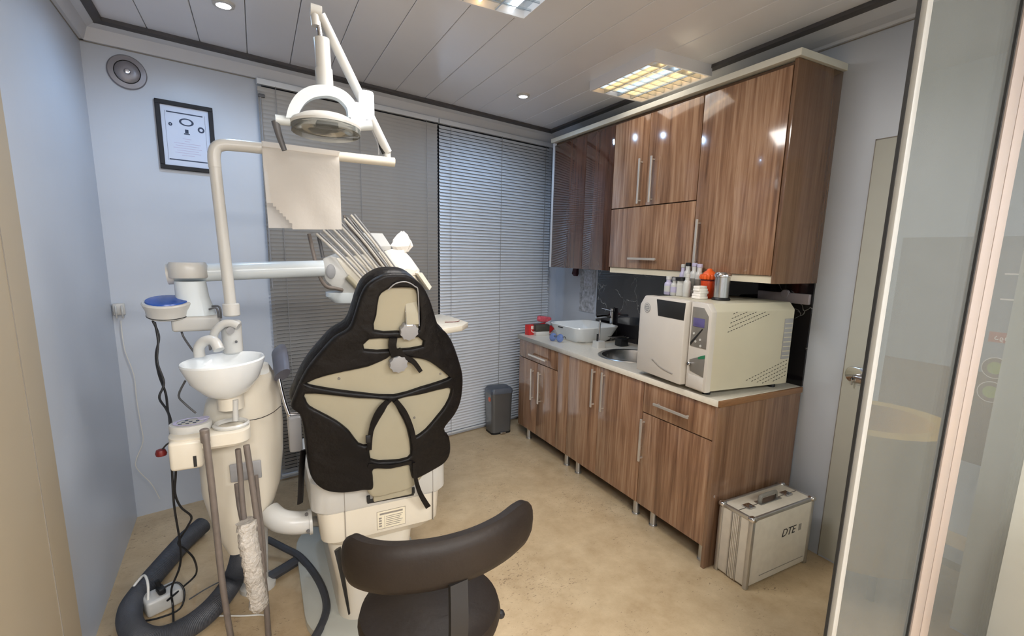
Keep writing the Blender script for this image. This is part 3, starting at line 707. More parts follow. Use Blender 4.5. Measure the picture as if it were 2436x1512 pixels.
bottle(0.175, 0.425, 0.029, 0.085, 'white', 'blackp', 'white square jar with black lid in the front row on the autoclave', neck=0.9, sq=True, band=None)
bottle(0.255, 0.415, 0.022, 0.165, 'white', 'lilac', 'tall white bottle with pink-lilac cap under the door handle', band='panel')
bottle(0.175, 0.375, 0.020, 0.105, 'white', 'white', 'white capped vial beside the orange tub, front row', band='white')
bottle(0.255, 0.375, 0.022, 0.160, 'white', 'lilac', 'tall white bottle right behind the capped vial, pale cap', band='panel')
# orange tub
p = AT(0.255, 0.300); e = empty('orange_tub', p, 'translucent orange-red tub with a bumpy orange lid on the autoclave', 'tub')
b = nb(); lathe(b, [(0, 0), (0.030, 0), (0.033, 0.004), (0.036, 0.078), (0.036, 0.080), (0, 0.080)], Matrix.Translation(p) @ Matrix.Scale(1.15, 4), 26); obj('tub_body', b, 'amber', e)
b = nb(); lathe(b, [(0.0365, 0.080), (0.038, 0.084), (0.036, 0.086), (0, 0.086)], Matrix.Translation(p) @ Matrix.Scale(1.15, 4), 26); obj('dark_rim', b, 'red', e)
b = nb()
for k in range(13):
    an = 2 * math.pi * k / 13; rr = 0.028 + 0.003 * (k % 2)
    lathe(b, [(0, -0.014), (0.010, -0.010), (0.013, 0), (0.010, 0.010), (0, 0.014)], Matrix.Translation(p) @ Matrix.Scale(1.15, 4) @ Matrix.Translation((rr * math.cos(an), rr * math.sin(an), 0.098)), 8)
lathe(b, [(0, 0.084), (0.032, 0.086), (0.034, 0.10), (0.027, 0.118), (0.014, 0.128), (0.010, 0.136), (0, 0.138)], Matrix.Translation(p) @ Matrix.Scale(1.15, 4), 20); obj('lid', b, 'orange', e)
# white and steel canisters
p = AT(0.165, 0.262); e = empty('folded_paper_stack', p, 'small stack of folded white papers between orange tub and chrome canister', 'papers')
for k in range(5):
    b = nb(); box(b, p + Vector((0.002 * (k % 3), 0.003 * math.sin(k * 2), 0.007 + 0.0135 * k)), (0.062, 0.055 - 0.004 * k, 0.013), rotz(0.1 * math.sin(k * 1.7)), 0.002); obj('sheet', b, 'paper', e)
p = AT(0.235, 0.185); e = empty('chrome_canister', p, 'chrome canister with clear sides and shiny lid, rightmost on the autoclave', 'canister')
b = nb(); lathe(b, [(0, 0), (0.040, 0), (0.042, 0.003), (0.038, 0.010), (0, 0.012)], Matrix.Translation(p) @ Matrix.Scale(1.12, 4), 26); obj('canister_base', b, 'blackp', e)
b = nb(); lathe(b, [(0.032, 0.010), (0.034, 0.012), (0.034, 0.105), (0.031, 0.106), (0.031, 0.012)], Matrix.Translation(p) @ Matrix.Scale(1.12, 4), 26); obj('canister_body', b, 'steel', e)
b = nb(); lathe(b, [(0, 0.106), (0.038, 0.106), (0.039, 0.112), (0.036, 0.122), (0.030, 0.128), (0, 0.130)], Matrix.Translation(p) @ Matrix.Scale(1.12, 4), 26); obj('lid', b, 'chrome', e)

# socket strip on the splashback
r = empty('socket_strip', (XR - 0.013, 1.63, 1.318), 'long grey socket strip on black marble behind the autoclave', 'socket')
part_box('plate', r, 'sock', XR - 0.034, XR - 0.0125, 1.492, 1.785, 1.318, 1.372, bev=0.003)
b = nb(); cyl(b, (XR - 0.034, 1.625, 1.352), 0.024, 0.020, 20, Matrix.Rotation(R(-90), 3, 'Y'), bev=0.004); bmesh.ops.translate(b, verts=b.verts, vec=(0.018, 0, 0.012)); obj('round_cap', b, 'sock', r)

# ================================================================== THINGS ON THE WORKTOP
# white vessel basin with tap
r = empty('vessel_basin', (2.31, 3.12, ZW), 'white ceramic vessel basin with flared sides standing on the worktop', 'basin')
b = nb(); cx, cy = 2.28, 3.12
loft(b, [rring(cx, cy, ZW, 0.150, 0.155, 0.07), rring(cx, cy, ZW + 0.02, 0.168, 0.175, 0.07), rring(cx, cy, ZW + 0.118, 0.205, 0.212, 0.06), rring(cx, cy, ZW + 0.124, 0.203, 0.210, 0.06),
         rring(cx, cy, ZW + 0.122, 0.190, 0.197, 0.055), rring(cx, cy, ZW + 0.04, 0.150, 0.158, 0.06), rring(cx, cy, ZW + 0.03, 0.10, 0.11, 0.05)])
obj('bowl', b, 'ceram', r)
b = nb(); bx(b, 2.073, 2.081, 3.12, 3.18, ZW + 0.099, ZW + 0.106, bev=0.001); obj('overflow_slot', b, 'dark', r)
r = empty('basin_tap', (2.48, 3.09, ZW), 'chrome tap with long side lever behind the white basin', 'tap')
b = nb(); cyl(b, (2.512, 3.06, ZW), 0.016, 0.225, 18, bev=0.003); obj('tap_body', b, 'chrome', r)
b = nb(); tube(b, [(2.507, 3.06, ZW + 0.175), (2.45, 3.07, ZW + 0.185), (2.37, 3.085, ZW + 0.178)], 0.011, 12, sub=4); obj('spout', b, 'chrome', r)
b = nb(); tube(b, [(2.51, 3.06, ZW + 0.228), (2.47, 3.14, ZW + 0.242)], 0.006, 10); cyl(b, (2.512, 3.06, ZW + 0.224), 0.0145, 0.024, 16, bev=0.003); obj('lever', b, 'chrome', r)
# white soap pump
p = W(1424, 826, z=ZW); r = empty('soap_dispenser', p, 'small white pot with a tall chrome spout in front of the white basin', 'dispenser')
b = nb(); loft(b, [rring(p.x, p.y, ZW, 0.036, 0.036, 0.008), rring(p.x, p.y, ZW + 0.048, 0.034, 0.034, 0.008)]); obj('pot', b, 'white', r)
b = nb(); tube(b, [p + AZ * 0.048, p + AZ * 0.175, p + Vector((0.004, -0.002, 0.20))], 0.007, 10); obj('spout', b, 'chrome', r)
b = nb(); tube(b, [p + Vector((-0.012, 0.006, 0.048)), p + Vector((-0.012, 0.006, 0.10))], 0.006, 10); obj('stem', b, 'dark', r)
# dark sponge tray
p = W(1478, 822, z=ZW); r = empty('black_sponge_holder', p, 'black sponge holder with steel rack beside the white basin', 'holder')
b = nb(); box(b, p + AZ * 0.03, (0.07, 0.075, 0.06), None, 0.006); obj('tray', b, 'blackp', r)
b = nb()
for k in range(3): tube(b, [p + Vector((-0.09, 0.05 - 0.02 * k, 0.066)), p + Vector((0.05, 0.04 - 0.03 * k, 0.064))], 0.0035, 8)
obj('rack', b, 'steel', r)
# red box, olive card box, red bag
p = Vector((1.995, 3.46, ZW))
b = nb(); box(b, p + Vector((0.0, 0.0, 0.042)), (0.10, 0.055, 0.084), rotz(R(8)), 0.002); rb = tag(obj('red_carton', b, 'redbox'), 'red carton with white print at the left end of the worktop', 'carton')
fr = (p + Vector((0.004, -0.0285, 0.045)), Vector((math.cos(R(8)), math.sin(R(8)), 0)), AZ, Vector((math.sin(R(8)), -math.cos(R(8)), 0)))
b = nb()
for k in range(5): prism(b, [(-0.030 + k * 0.013, 0.004), (-0.022 + k * 0.013, 0.004), (-0.022 + k * 0.013, 0.032), (-0.030 + k * 0.013, 0.032)], fr, -0.0005, 0.001)
for k in range(10):
    a0 = R(200 + k * 13); a1 = R(200 + (k + 1) * 13)
    prism(b, [(0.032 * math.cos(a0), 0.005 + 0.03 * math.sin(a0)), (0.032 * math.cos(a1), 0.005 + 0.03 * math.sin(a1)), (0.026 * math.cos(a1), 0.005 + 0.024 * math.sin(a1)), (0.026 * math.cos(a0), 0.005 + 0.024 * math.sin(a0))], fr, -0.0005, 0.001)
obj('white_print', b, 'paper', rb, smooth=False)
p = W(1292, 798, z=ZW); r = empty('olive_carton', p, 'dark olive carton with a white lower half beside the red carton', 'carton')
b = nb(); box(b, p + Vector((0, 0.03, 0.017)), (0.12, 0.06, 0.034), rotz(R(-6)), 0.002); obj('white_tray', b, 'white', r)
b = nb(); box(b, p + Vector((0, 0.031, 0.062)), (0.122, 0.062, 0.056), rotz(R(-6)), 0.002); obj('sleeve', b, 'dbox', r)
p = Vector((2.15, 3.52, ZW)); r = empty('red_snack_bag', p, 'crumpled red and pink packet heap at the back of the worktop by the blinds', 'packet')
b = nb(); loft(b, [rring(p.x + 0.0, p.y, ZW, 0.06, 0.04, 0.03), rring(p.x + 0.01, p.y, ZW + 0.03, 0.085, 0.045, 0.03), rring(p.x, p.y, ZW + 0.07, 0.06, 0.03, 0.02), rring(p.x + 0.02, p.y, ZW + 0.085, 0.03, 0.012, 0.01)]); obj('packet', b, 'redbox', r)
b = nb(); box(b, p + Vector((0.0, 0, 0.115)), (0.13, 0.05, 0.05), Matrix.Rotation(R(8), 3, 'Y'), 0.015); obj('pink_top', b, mat('pink_wrap', rgb(206, 92, 106), 0.3, var=0.3, vscale=50), r)
b = nb(); box(b, p + Vector((0.03, -0.03, 0.078)), (0.06, 0.02, 0.04), Matrix.Rotation(R(-20), 3, 'Y'), 0.006); obj('pale_label', b, 'poster', r)
# blue safety goggles
p = W(1330, 812, z=ZW) + Vector((-0.03, 0.0, 0)); r = empty('safety_goggles', p, 'blue-tinted safety goggles lying on the worktop in front of the basin', 'goggles')
gd = Vector((0.35, -0.94, 0)).normalized(); gn = Vector((-0.94, -0.35, 0)).normalized()
for s in (-1, 1):
    b = nb(); cc = p + gd * 0.034 * s + AZ * 0.034
    lathe(b, [(0.0, 0.012), (0.02, 0.010), (0.030, 0.0), (0.033, -0.006), (0.030, -0.010)], Matrix.Translation(cc) @ Vector((0, 0, 1)).rotation_difference(gn + AZ * 0.25).to_matrix().to_4x4(), 18, 1.0, 1.0); obj('lens', b, 'goggle', r)
    b = nb(); tube(b, [p + gd * 0.066 * s + AZ * 0.045, p + gd * 0.068 * s - gn * 0.02 + AZ * 0.046, p + gd * 0.060 * s - gn * 0.045 + AZ * 0.03], 0.004, 8, sub=3); obj('temple', b, 'dgrey', r)
b = nb(); tube(b, [p - gd * 0.012 + AZ * 0.045 + gn * 0.008, p + AZ * 0.05 + gn * 0.012, p + gd * 0.012 + AZ * 0.045 + gn * 0.008], 0.004, 8); obj('bridge', b, 'dgrey', r)

# notices hanging on the white wall strip beside the marble
b = nb(); bx(b, XR - 0.006, XR - 0.001, 3.34, 3.56, 1.05, 1.43, bev=0.001)
ps = tag(obj('wall_poster', b, 'poster', smooth=False), 'mottled grey paper notice taped to the white wall under the cabinet', 'poster')
b = nb(); bx(b, XR - 0.008, XR - 0.006, 3.38, 3.50, 1.28, 1.42); obj('upper_sheet', b, mat('pale_sheet', rgb(190, 196, 208), 0.6, var=0.3, vscale=60), ps, smooth=False)
b = nb(); loft(b, [rring(XR - 0.04, 3.585, 1.36, 0.012, 0.02, 0.008), rring(XR - 0.045, 3.585, 1.38, 0.02, 0.032, 0.01), rring(XR - 0.04, 3.585, 1.43, 0.015, 0.028, 0.008), rring(XR - 0.03, 3.585, 1.438, 0.006, 0.01, 0.004)])
tag(obj('dark_red_pouch', b, mat('maroon_cloth', rgb(66, 30, 40), 0.6, var=0.2)), 'small maroon pouch hanging below the far end of the wall cabinets', 'pouch')

# ================================================================== ALUMINIUM CASE
r = empty('aluminium_case', (2.18, 1.37, 0), 'silver aluminium carrying case with black lettering on the floor by the cabinet end', 'case')
CX0, CX1, CY0, CY1, CH = 1.948, 2.418, 1.285, 1.462, 0.362
b = nb(); bx(b, CX0, CX1, CY0, CY1, 0.006, CH, bev=0.012, seg=3); obj('shell', b, 'case', r)
b = nb()
for xa in (CX0, CX1):
    for ya in (CY0, CY1): bx(b, xa - 0.004 if xa == CX0 else xa - 0.018, xa + 0.018 if xa == CX0 else xa + 0.004, ya - 0.004 if ya == CY0 else ya - 0.018, ya + 0.018 if ya == CY0 else ya + 0.004, 0.0, CH - 0.004, bev=0.003)
bx(b, CX0 - 0.003, CX1 + 0.003, CY0 - 0.003, CY0 + 0.012, CH - 0.014, CH + 0.003, bev=0.003); bx(b, CX0 - 0.003, CX1 + 0.003, CY1 - 0.012, CY1 + 0.003, CH - 0.014, CH + 0.003, bev=0.003)
bx(b, CX0 - 0.003, CX0 + 0.012, CY0 + 0.012, CY1 - 0.012, CH - 0.014, CH + 0.003, bev=0.003); bx(b, CX1 - 0.012, CX1 + 0.003, CY0 + 0.012, CY1 - 0.012, CH - 0.014, CH + 0.003, bev=0.003)
obj('edge_frame', b, 'alu', r)
for q in range(6):
    b = nb(); bx(b, CX0 - 0.0045, CX0 + 0.001, 1.345 + q * 0.009, 1.350 + q * 0.009, 0.012, CH - 0.016, bev=0.001); obj('rib', b, 'alu' if q in (0, 5) else 'case', r)
for (xa, ya) in ((CX0, CY0), (CX1, CY0), (CX0, CY1), (CX1, CY1)):
    b = nb(); box(b, (xa + (0.006 if xa == CX0 else -0.006), ya + (0.006 if ya == CY0 else -0.006), CH - 0.004), (0.034, 0.034, 0.026), None, 0.010, 3); obj('corner_cap', b, 'chrome', r)
b = nb(); bx(b, CX0 + 0.014, CX1 - 0.014, 1.370, 1.3725, CH + 0.0, CH + 0.0015); obj('lid_seam', b, 'ink', r, smooth=False)
b = nb(); bx(b, 2.10, 2.26, 1.352, 1.392, CH, CH + 0.004, bev=0.002); obj('handle_plate', b, 'steel', r)
b = nb(); tube(b, [(2.115, 1.372, CH + 0.003), (2.118, 1.372, CH + 0.026), (2.135, 1.372, CH + 0.034), (2.225, 1.372, CH + 0.034), (2.242, 1.372, CH + 0.026), (2.245, 1.372, CH + 0.003)], 0.007, 10, sub=4, flat=1.5); obj('carry_handle', b, 'panel', r)
for xx in (2.035, 2.325):
    b = nb(); bx(b, xx - 0.025, xx + 0.025, 1.350, 1.394, CH, CH + 0.007, bev=0.003); lt = obj('latch', b, 'chrome', r)
    b = nb(); cyl(b, (xx, 1.362, CH + 0.007), 0.007, 0.004, 12); obj('lock_cylinder', b, 'dgrey', lt)
b = nb(); bx(b, 2.04, CX1 - 0.03, CY0 - 0.0012, CY0 + 0.001, 0.045, 0.048); obj('scratch_line', b, 'inkg', r, smooth=False)
fr = (Vector((2.235, CY0, 0.225)), AX, AZ, Vector((0, -1, 0)))
text_obj('lettering', 'DTE', 0.058, fr, 'ink', r, shear=0.25, off=0.0008)
b = nb(); prism(b, [(0.082, -0.016), (0.104, -0.016), (0.104, 0.018), (0.082, 0.018)], fr, 0, 0.0012); obj('logo_mark', b, 'inkg', r, smooth=False)

# ================================================================== WASTE BIN
bc = Vector((1.785, 3.64, 0)); r = empty('pedal_bin', bc, 'grey pedal bin with slate lid between blinds and base cabinet', 'bin', rz=R(8))
b = nb(); loft(b, [rring(bc.x, bc.y, 0.012, 0.092, 0.074, 0.03), rring(bc.x, bc.y, 0.36, 0.102, 0.080, 0.03)]); obj('bin_body', b, 'bin', r)
b = nb(); loft(b, [rring(bc.x, bc.y, 0.0, 0.094, 0.076, 0.03), rring(bc.x, bc.y, 0.016, 0.094, 0.076, 0.03)]); obj('base_ring', b, 'blackp', r)
b = nb(); loft(b, [rring(bc.x, bc.y, 0.36, 0.105, 0.083, 0.03), rring(bc.x, bc.y, 0.385, 0.105, 0.083, 0.03), rring(bc.x, bc.y, 0.405, 0.092, 0.072, 0.03), rring(bc.x, bc.y, 0.408, 0.07, 0.055, 0.03)]); obj('lid', b, 'binlid', r)
b = nb(); box(b, bc + Vector((0.0, -0.088, 0.018)), (0.05, 0.03, 0.012), None, 0.003); obj('pedal', b, 'chrome', r)
b = nb(); cyl(b, bc + Vector((-0.10, -0.03, 0.31)), 0.02, 0.004, 16, Matrix.Rotation(R(-90), 3, 'Y')); obj('sticker', b, 'orange', r)

# ================================================================== THINGS ON THE BACK WALL
def bwframe(px, py, d=0.0):
    p = WP(px, py, BP0, BN) + BN * d; return (p, BD, AZ, BN)
# framed certificate
o0 = WP(440, 318, BP0, BN); s0 = (o0 - BP0).dot(BD)
fx0 = (Vector((-0.437, 0, 0)).x - BP0.x) / math.cos(BA); fx1 = (-0.178 - BP0.x) / math.cos(BA); fz0, fz1 = 1.962, 2.318
r = empty('certificate_frame', BW((fx0 + fx1) / 2, fz0, 0.0), 'black framed certificate hanging on the white wall left of the blinds', 'picture frame', rz=BA)
FB = (BP0.copy(), BD, AZ, BN)
def fb(name, m, u0, u1, z0, z1, d0, d1, par=r, bev=0.0):
    b = nb(); prism(b, [(u0, z0), (u1, z0), (u1, z1), (u0, z1)], FB, d0, d1, bev); return obj(name, b, m, par, smooth=False)
fw = 0.022
for u0, u1, z0, z1 in ((fx0, fx1, fz0, fz0 + fw), (fx0, fx1, fz1 - fw, fz1), (fx0, fx0 + fw, fz0 + fw, fz1 - fw), (fx1 - fw, fx1, fz0 + fw, fz1 - fw)): fb('frame_bar', 'framek', u0, u1, z0, z1, 0.0, 0.02, bev=0.002)
sh = fb('certificate', 'certp', fx0 + fw, fx1 - fw, fz0 + fw, fz1 - fw, 0.0, 0.008)
fm = (fx0 + fx1) / 2
fb('printed_bar', 'print', fx0 + 0.048, fx1 - 0.050, fz1 - 0.058, fz1 - 0.052, 0.008, 0.0088, sh)
fb('printed_bar', 'print', fx0 + 0.044, fx1 - 0.044, fz0 + 0.052, fz0 + 0.058, 0.008, 0.0088, sh)
fb('printed_rule', 'print', fx0 + 0.040, fx0 + 0.0412, fz0 + 0.05, fz1 - 0.05, 0.008, 0.0085, sh); fb('printed_rule', 'print', fx1 - 0.0412, fx1 - 0.040, fz0 + 0.05, fz1 - 0.05, 0.008, 0.0085, sh)
def ringprint(u, z, ro, ri, sx=1.0):
    b = nb(); n = 28
    for k in range(n):
        a0, a1 = 2 * math.pi * k / n, 2 * math.pi * (k + 1) / n
        prism(b, [(u + sx * ro * math.cos(a0), z + ro * math.sin(a0)), (u + sx * ro * math.cos(a1), z + ro * math.sin(a1)), (u + sx * ri * math.cos(a1), z + ri * math.sin(a1)), (u + sx * ri * math.cos(a0), z + ri * math.sin(a0))], FB, 0.008, 0.0088)
    return obj('printed_wreath', b, 'print', sh, smooth=False)
ringprint(fm + 0.004, fz1 - 0.098, 0.020, 0.014, 1.7); ringprint(fx1 - 0.062, fz1 - 0.128, 0.016, 0.008); ringprint(fx0 + 0.062, fz1 - 0.118, 0.009, 0.003)
fb('printed_figure', 'print', fm - 0.006, fm + 0.010, fz1 - 0.156, fz1 - 0.136, 0.008, 0.0088, sh); fb('printed_figure', 'print', fm - 0.012, fm + 0.016, fz1 - 0.162, fz1 - 0.157, 0.008, 0.0088, sh)
for k in range(8):
    hw = [0.02, 0.012, 0.062, 0.055, 0.066, 0.05, 0.06, 0.03][k]
    fb('printed_line', 'lilac', fm - hw, fm + hw, fz1 - 0.188 - k * 0.0125, fz1 - 0.1855 - k * 0.0125, 0.008, 0.0085, sh)
# round wall vent
vs = (-0.536 - BP0.x) / math.cos(BA); vc = BW(vs, 2.421, 0.0); VR = AZ.rotation_difference(BN).to_matrix().to_4x4()
r = empty('round_wall_vent', vc, 'round grey air vent high on the white wall near the left corner', 'vent')
b = nb(); lathe(b, [(0, 0), (0.082, 0.0), (0.083, 0.005), (0.078, 0.012), (0.056, 0.014), (0.054, 0.010)], Matrix.Translation(vc) @ VR, 40); obj('flange', b, 'vent', r)
b = nb(); lathe(b, [(0.053, 0.008), (0.052, 0.014), (0.046, 0.019), (0.025, 0.022), (0, 0.023)], Matrix.Translation(vc) @ VR, 40); obj('valve_disc', b, 'vent', r)
b = nb(); lathe(b, [(0.056, 0.013), (0.0545, 0.0145), (0.053, 0.013)], Matrix.Translation(vc) @ VR, 40); obj('dark_ring', b, 'dark', r)
b = nb(); lathe(b, [(0, 0.032), (0.010, 0.030), (0.015, 0.022)], Matrix.Translation(vc) @ VR, 18); obj('centre_screw', b, 'chrome', r)
# white hook bracket in the corner with thin cable
p = WP(283, 735, BP0, BN); r = empty('wall_bracket', p, 'small white bracket on the back wall by the left corner', 'bracket')
b = nb(); prism(b, [(-0.026, -0.03), (0.026, -0.03), (0.026, 0.032), (-0.026, 0.032)], (p, BD, AZ, BN), 0.0, 0.022, bev=0.004); obj('plate', b, 'white', r)
for s in (-0.014, 0.012):
    b = nb(); tube(b, [p + BN * 0.020 + BD * s + AZ * 0.02, p + BN * 0.04 + BD * s - AZ * 0.01, p + BN * 0.030 + BD * s - AZ * 0.045], 0.004, 8, sub=3); obj('prong', b, 'white', r)
wc = [(287, 762), (296, 830), (318, 890), (325, 950), (335, 1010), (340, 1050), (322, 1100), (335, 1125), (360, 1150), (380, 1185)]
b = nb(); tube(b, [WP(px, py, BP0 + BN * 0.010, BN) for px, py in wc], 0.0028, 6, sub=4); tag(obj('white_cable', b, 'wcable'), 'thin white cable trailing down the wall from the bracket', 'cable')

# ================================================================== DENTAL CHAIR
ch = empty('dental_chair', (0.40, 2.15, 0.0), 'dental chair seen from behind, ivory shell with black leather cover and crossed straps', 'dental chair')
TU = AX; TV = Vector((0, -0.215, 0.977)).normalized(); TN = TU.cross(TV)
TO = Vector((0, 1.90, 0.60)); TF = (TO, TU, TV, TN)
def uv(px, py):
    p = WP(px, py, TO, TN) - TO; return (p.dot(TU), p.dot(TV))
def poly(pts, sub=4): return [(q.x, q.y) for q in catmull([Vector((*uv(*p), 0)) for p in pts], sub, True)] if sub > 1 else [uv(*p) for p in pts]
UC = 0.405
def bow(u, v): return -0.50 * (u - UC) ** 2
OUT = [(938, 647), (905, 652), (872, 674), (855, 705), (843, 745), (828, 780), (795, 803), (765, 838), (738, 874), (719, 908), (704, 945), (694, 978), (714, 994), (722, 1020), (729, 1070), (735, 1120), (748, 1150), (775, 1167), (815, 1168), (860, 1159), (884, 1155), (885, 1130), (887, 1108), (925, 1107), (968, 1100), (975, 1118),
       (984, 1134), (1030, 1118), (1062, 1103), (1075, 1080), (1072, 1045), (1058, 1023), (1086, 992), (1101, 965), (1107, 930), (1106, 895), (1094, 855), (1080, 820), (1064, 794), (1043, 775), (1030, 738), (1018, 705), (1000, 675), (970, 652)]
HOLES = [
    [(899, 702), (912, 688), (930, 681), (972, 681), (988, 690), (992, 720), (994, 780), (940, 783), (888, 781), (893, 745)],
    [(876, 802), (930, 800), (992, 798), (1003, 820), (935, 826), (865, 827)],
    [(736, 913), (770, 896), (820, 880), (875, 866), (918, 846), (930, 840), (985, 847), (1012, 854), (1035, 868), (1068, 896), (1066, 904), (1000, 918), (935, 934), (860, 930), (740, 921)],
    [(728, 942), (780, 939), (850, 942), (917, 945), (893, 975), (882, 1000), (874, 1035), (873, 1052), (852, 1050), (830, 1022), (800, 1000), (765, 984), (738, 972), (729, 957)],
    [(929, 948), (948, 978), (966, 1015), (975, 1065), (968, 1084), (925, 1089), (880, 1086), (880, 1045), (890, 1010), (910, 975)],
    [(940, 944), (1000, 934), (1068, 925), (1076, 940), (1062, 968), (1040, 992), (1012, 1020), (985, 1036), (977, 1030), (972, 1000), (958, 968)],
]
b = nb(); join(b, curve_slab(poly(OUT, 4), [poly(h, 2) for h in HOLES], TF, 0.012, 0.016, 0.010, bow)); obj('leather_cover', b, 'black', ch, label='black leather protective cover with strap openings')
SH = [(938, 655), (905, 662), (880, 682), (864, 715), (852, 752), (838, 786), (803, 812), (774, 846), (748, 880), (730, 912), (716, 945), (712, 972), (726, 994), (735, 1070), (742, 1120), (755, 1145), (780, 1160), (860, 1152), (884, 1180), (935, 1172), (984, 1158), (1030, 1110), (1060, 1095), (1068, 1070), (1064, 1045), (1052, 1020), (1078, 990), (1094, 960), (1099, 930), (1097, 895), (1086, 858), (1072, 824), (1056, 800), (1034, 780), (1020, 740), (1008, 708), (992, 682), (966, 660)]
b = nb(); join(b, curve_slab(poly(SH, 3), [], TF, -0.012, 0.022, 0.012, bow)); obj('backrest_shell', b, 'ivory', ch)
b = nb(); join(b, curve_slab(poly(OUT, 3), [], TF, -0.060, 0.058, 0.040, bow)); obj('backrest_cushion', b, 'black', ch)
def TP(px, py, w=0.03):
    u, v = uv(px, py); return TO + TU * u + TV * v + TN * (w + bow(u, v))
# straps over the shell that hang free
def ribbon(name, pts, w, th, m, par, lift=0.03, sub=5):
    b = nb(); P = catmull([TP(px, py, lift) for px, py in pts], sub)
    rings = []
    for i, q in enumerate(P):
        d = (P[min(i + 1, len(P) - 1)] - P[max(i - 1, 0)]).normalized(); s = d.cross(TN).normalized()
        ww = w(i / (len(P) - 1)) if callable(w) else w
        rings.append([q + s * ww - TN * th, q + s * ww + TN * th, q - s * ww + TN * th, q - s * ww - TN * th])
    loft(b, rings); return obj(name, b, m, par, smooth=False)
ribbon('strap', [(918, 944), (898, 965), (884, 995), (877, 1030), (875, 1060)], 0.009, 0.002, 'black', ch, 0.031)
ribbon('strap', [(936, 944), (958, 972), (974, 1010), (982, 1045)], 0.010, 0.002, 'black', ch, 0.031)
ribbon('strap', [(872, 1096), (925, 1098), (975, 1090)], 0.008, 0.002, 'black', ch, 0.031)
ribbon('strap_tail', [(980, 1090), (985, 1130), (996, 1165), (1016, 1200)], lambda t: 0.006 + 0.006 * t, 0.0025, 'black', ch, 0.036)
ribbon('strap_tail', [(940, 822), (955, 840), (978, 852), (996, 876)], lambda t: 0.012 - 0.004 * t, 0.003, 'black', ch, 0.036)
ribbon('strap_tail', [(930, 795), (928, 815), (934, 838)], 0.014, 0.006, 'black', ch, 0.034)
b = nb(); box(b, TP(872, 1033, 0.034), (0.018, 0.008, 0.03), None, 0.002); obj('strap_buckle', b, 'blackp', ch)
for (px, py) in ((807, 901), (985, 992), (1050, 892)):
    b = nb(); cyl(b, TP(px, py, 0.008), 0.005, 0.004, 12, AZ.rotation_difference(TN).to_matrix()); obj('screw_cap', b, 'panel', ch)
# headrest hardware
b = nb(); tube(b, [TP(918, 684, 0.03), TP(935, 668, 0.034), TP(960, 664, 0.034), TP(982, 676, 0.03), TP(990, 690, 0.03), TP(993, 770, 0.028)], 0.0022, 8, sub=4); obj('piping', b, 'grey', ch)
b = nb(); c0 = TP(977, 730, 0.012); box(b, c0, (0.046, 0.012, 0.125), Matrix.Rotation(R(-12), 3, 'X'), 0.004); hb = obj('headrest_bracket', b, 'ivory', ch)
b = nb(); box(b, TP(970, 745, 0.020), (0.028, 0.012, 0.085), Matrix.Rotation(R(-12), 3, 'X'), 0.003); obj('slide_bar', b, 'chrome', hb)
b = nb(); box(b, TP(969, 758, 0.028), (0.024, 0.008, 0.04), Matrix.Rotation(R(-12), 3, 'X'), 0.002); obj('slide_stop', b, 'tube', hb)
for (px, py, rr) in ((968, 781, 0.036), (943, 857, 0.036)):
    b = nb(); c0 = TP(px, py, 0.012); n = 10
    rot = AZ.rotation_difference(TN).to_matrix().to_4x4()
    for z0, z1, s in ((0.0, 0.026, 1.0),):
        pl = [((rr * (1.0 if k % 2 else 0.86)) * math.cos(2 * math.pi * k / (2 * n)), (rr * (1.0 if k % 2 else 0.86)) * math.sin(2 * math.pi * k / (2 * n))) for k in range(2 * n)]
        prism(b, pl, (c0, TU, TV, TN), 0.0, 0.028, bev=0.003)
    obj('clamp_knob', b, 'grey', ch)
# seat casing, seat, leg rest
yb = 1.955
xl, xr = W(741, 1190, y=yb).x, W(1066, 1150, y=yb).x
zt, zm, zb_ = W(800, 1150, y=yb).z, W(820, 1219, y=yb).z, W(880, 1288, y=yb).z
xm = (xl + xr) / 2; hw = (xr - xl) / 2
b = nb(); loft(b, [rring(xm, yb + 0.30, zm - 0.004, hw - 0.02, 0.29, 0.06), rring(xm, yb + 0.30, zm + 0.012, hw, 0.30, 0.07), rring(xm, yb + 0.30, zt, hw, 0.30, 0.07), rring(xm, yb + 0.30, zt + 0.015, hw - 0.02, 0.28, 0.06)]); obj('seat_casing', b, 'white', ch)
for px in (819, 1030):
    x_ = W(px, 1180, y=yb).x; part_box('casing_seam', ch, 'inkg', x_ - 0.0012, x_ + 0.0012, yb - 0.0012, yb + 0.01, zb_ + 0.03, zt - 0.02, bev=0)
xl2, xr2 = W(759, 1250, y=yb).x, W(1052, 1230, y=yb).x
b = nb(); loft(b, [rring((xl2 + xr2) / 2, yb + 0.29, zb_ - 0.01, (xr2 - xl2) / 2 - 0.05, 0.25, 0.06), rring((xl2 + xr2) / 2, yb + 0.29, zb_ + 0.03, (xr2 - xl2) / 2 - 0.01, 0.285, 0.06), rring((xl2 + xr2) / 2, yb + 0.29, zm, (xr2 - xl2) / 2, 0.285, 0.06)]); obj('lower_casing', b, 'offw', ch)
b = nb(); c = W(930, 1182, y=yb); box(b, c + Vector((0, -0.002, 0)), (0.20, 0.008, 0.018), Matrix.Rotation(R(2), 3, 'Y'), 0.002); obj('strap_slot', b, 'dark', ch)
for px, py in ((876, 1185), (982, 1165)):
    b = nb(); c = W(px, py, y=yb); box(b, c + Vector((0, -0.003, 0)), (0.014, 0.012, 0.028), None, 0.002); obj('slot_end', b, 'dark', ch)
b = nb(); c = W(932, 1160, y=yb + 0.0); box(b, c + Vector((0, -0.012, 0.0)), (0.165, 0.022, 0.075), Matrix.Rotation(R(-4), 3, 'X'), 0.006); obj('hinge_cover', b, 'ivory', ch)
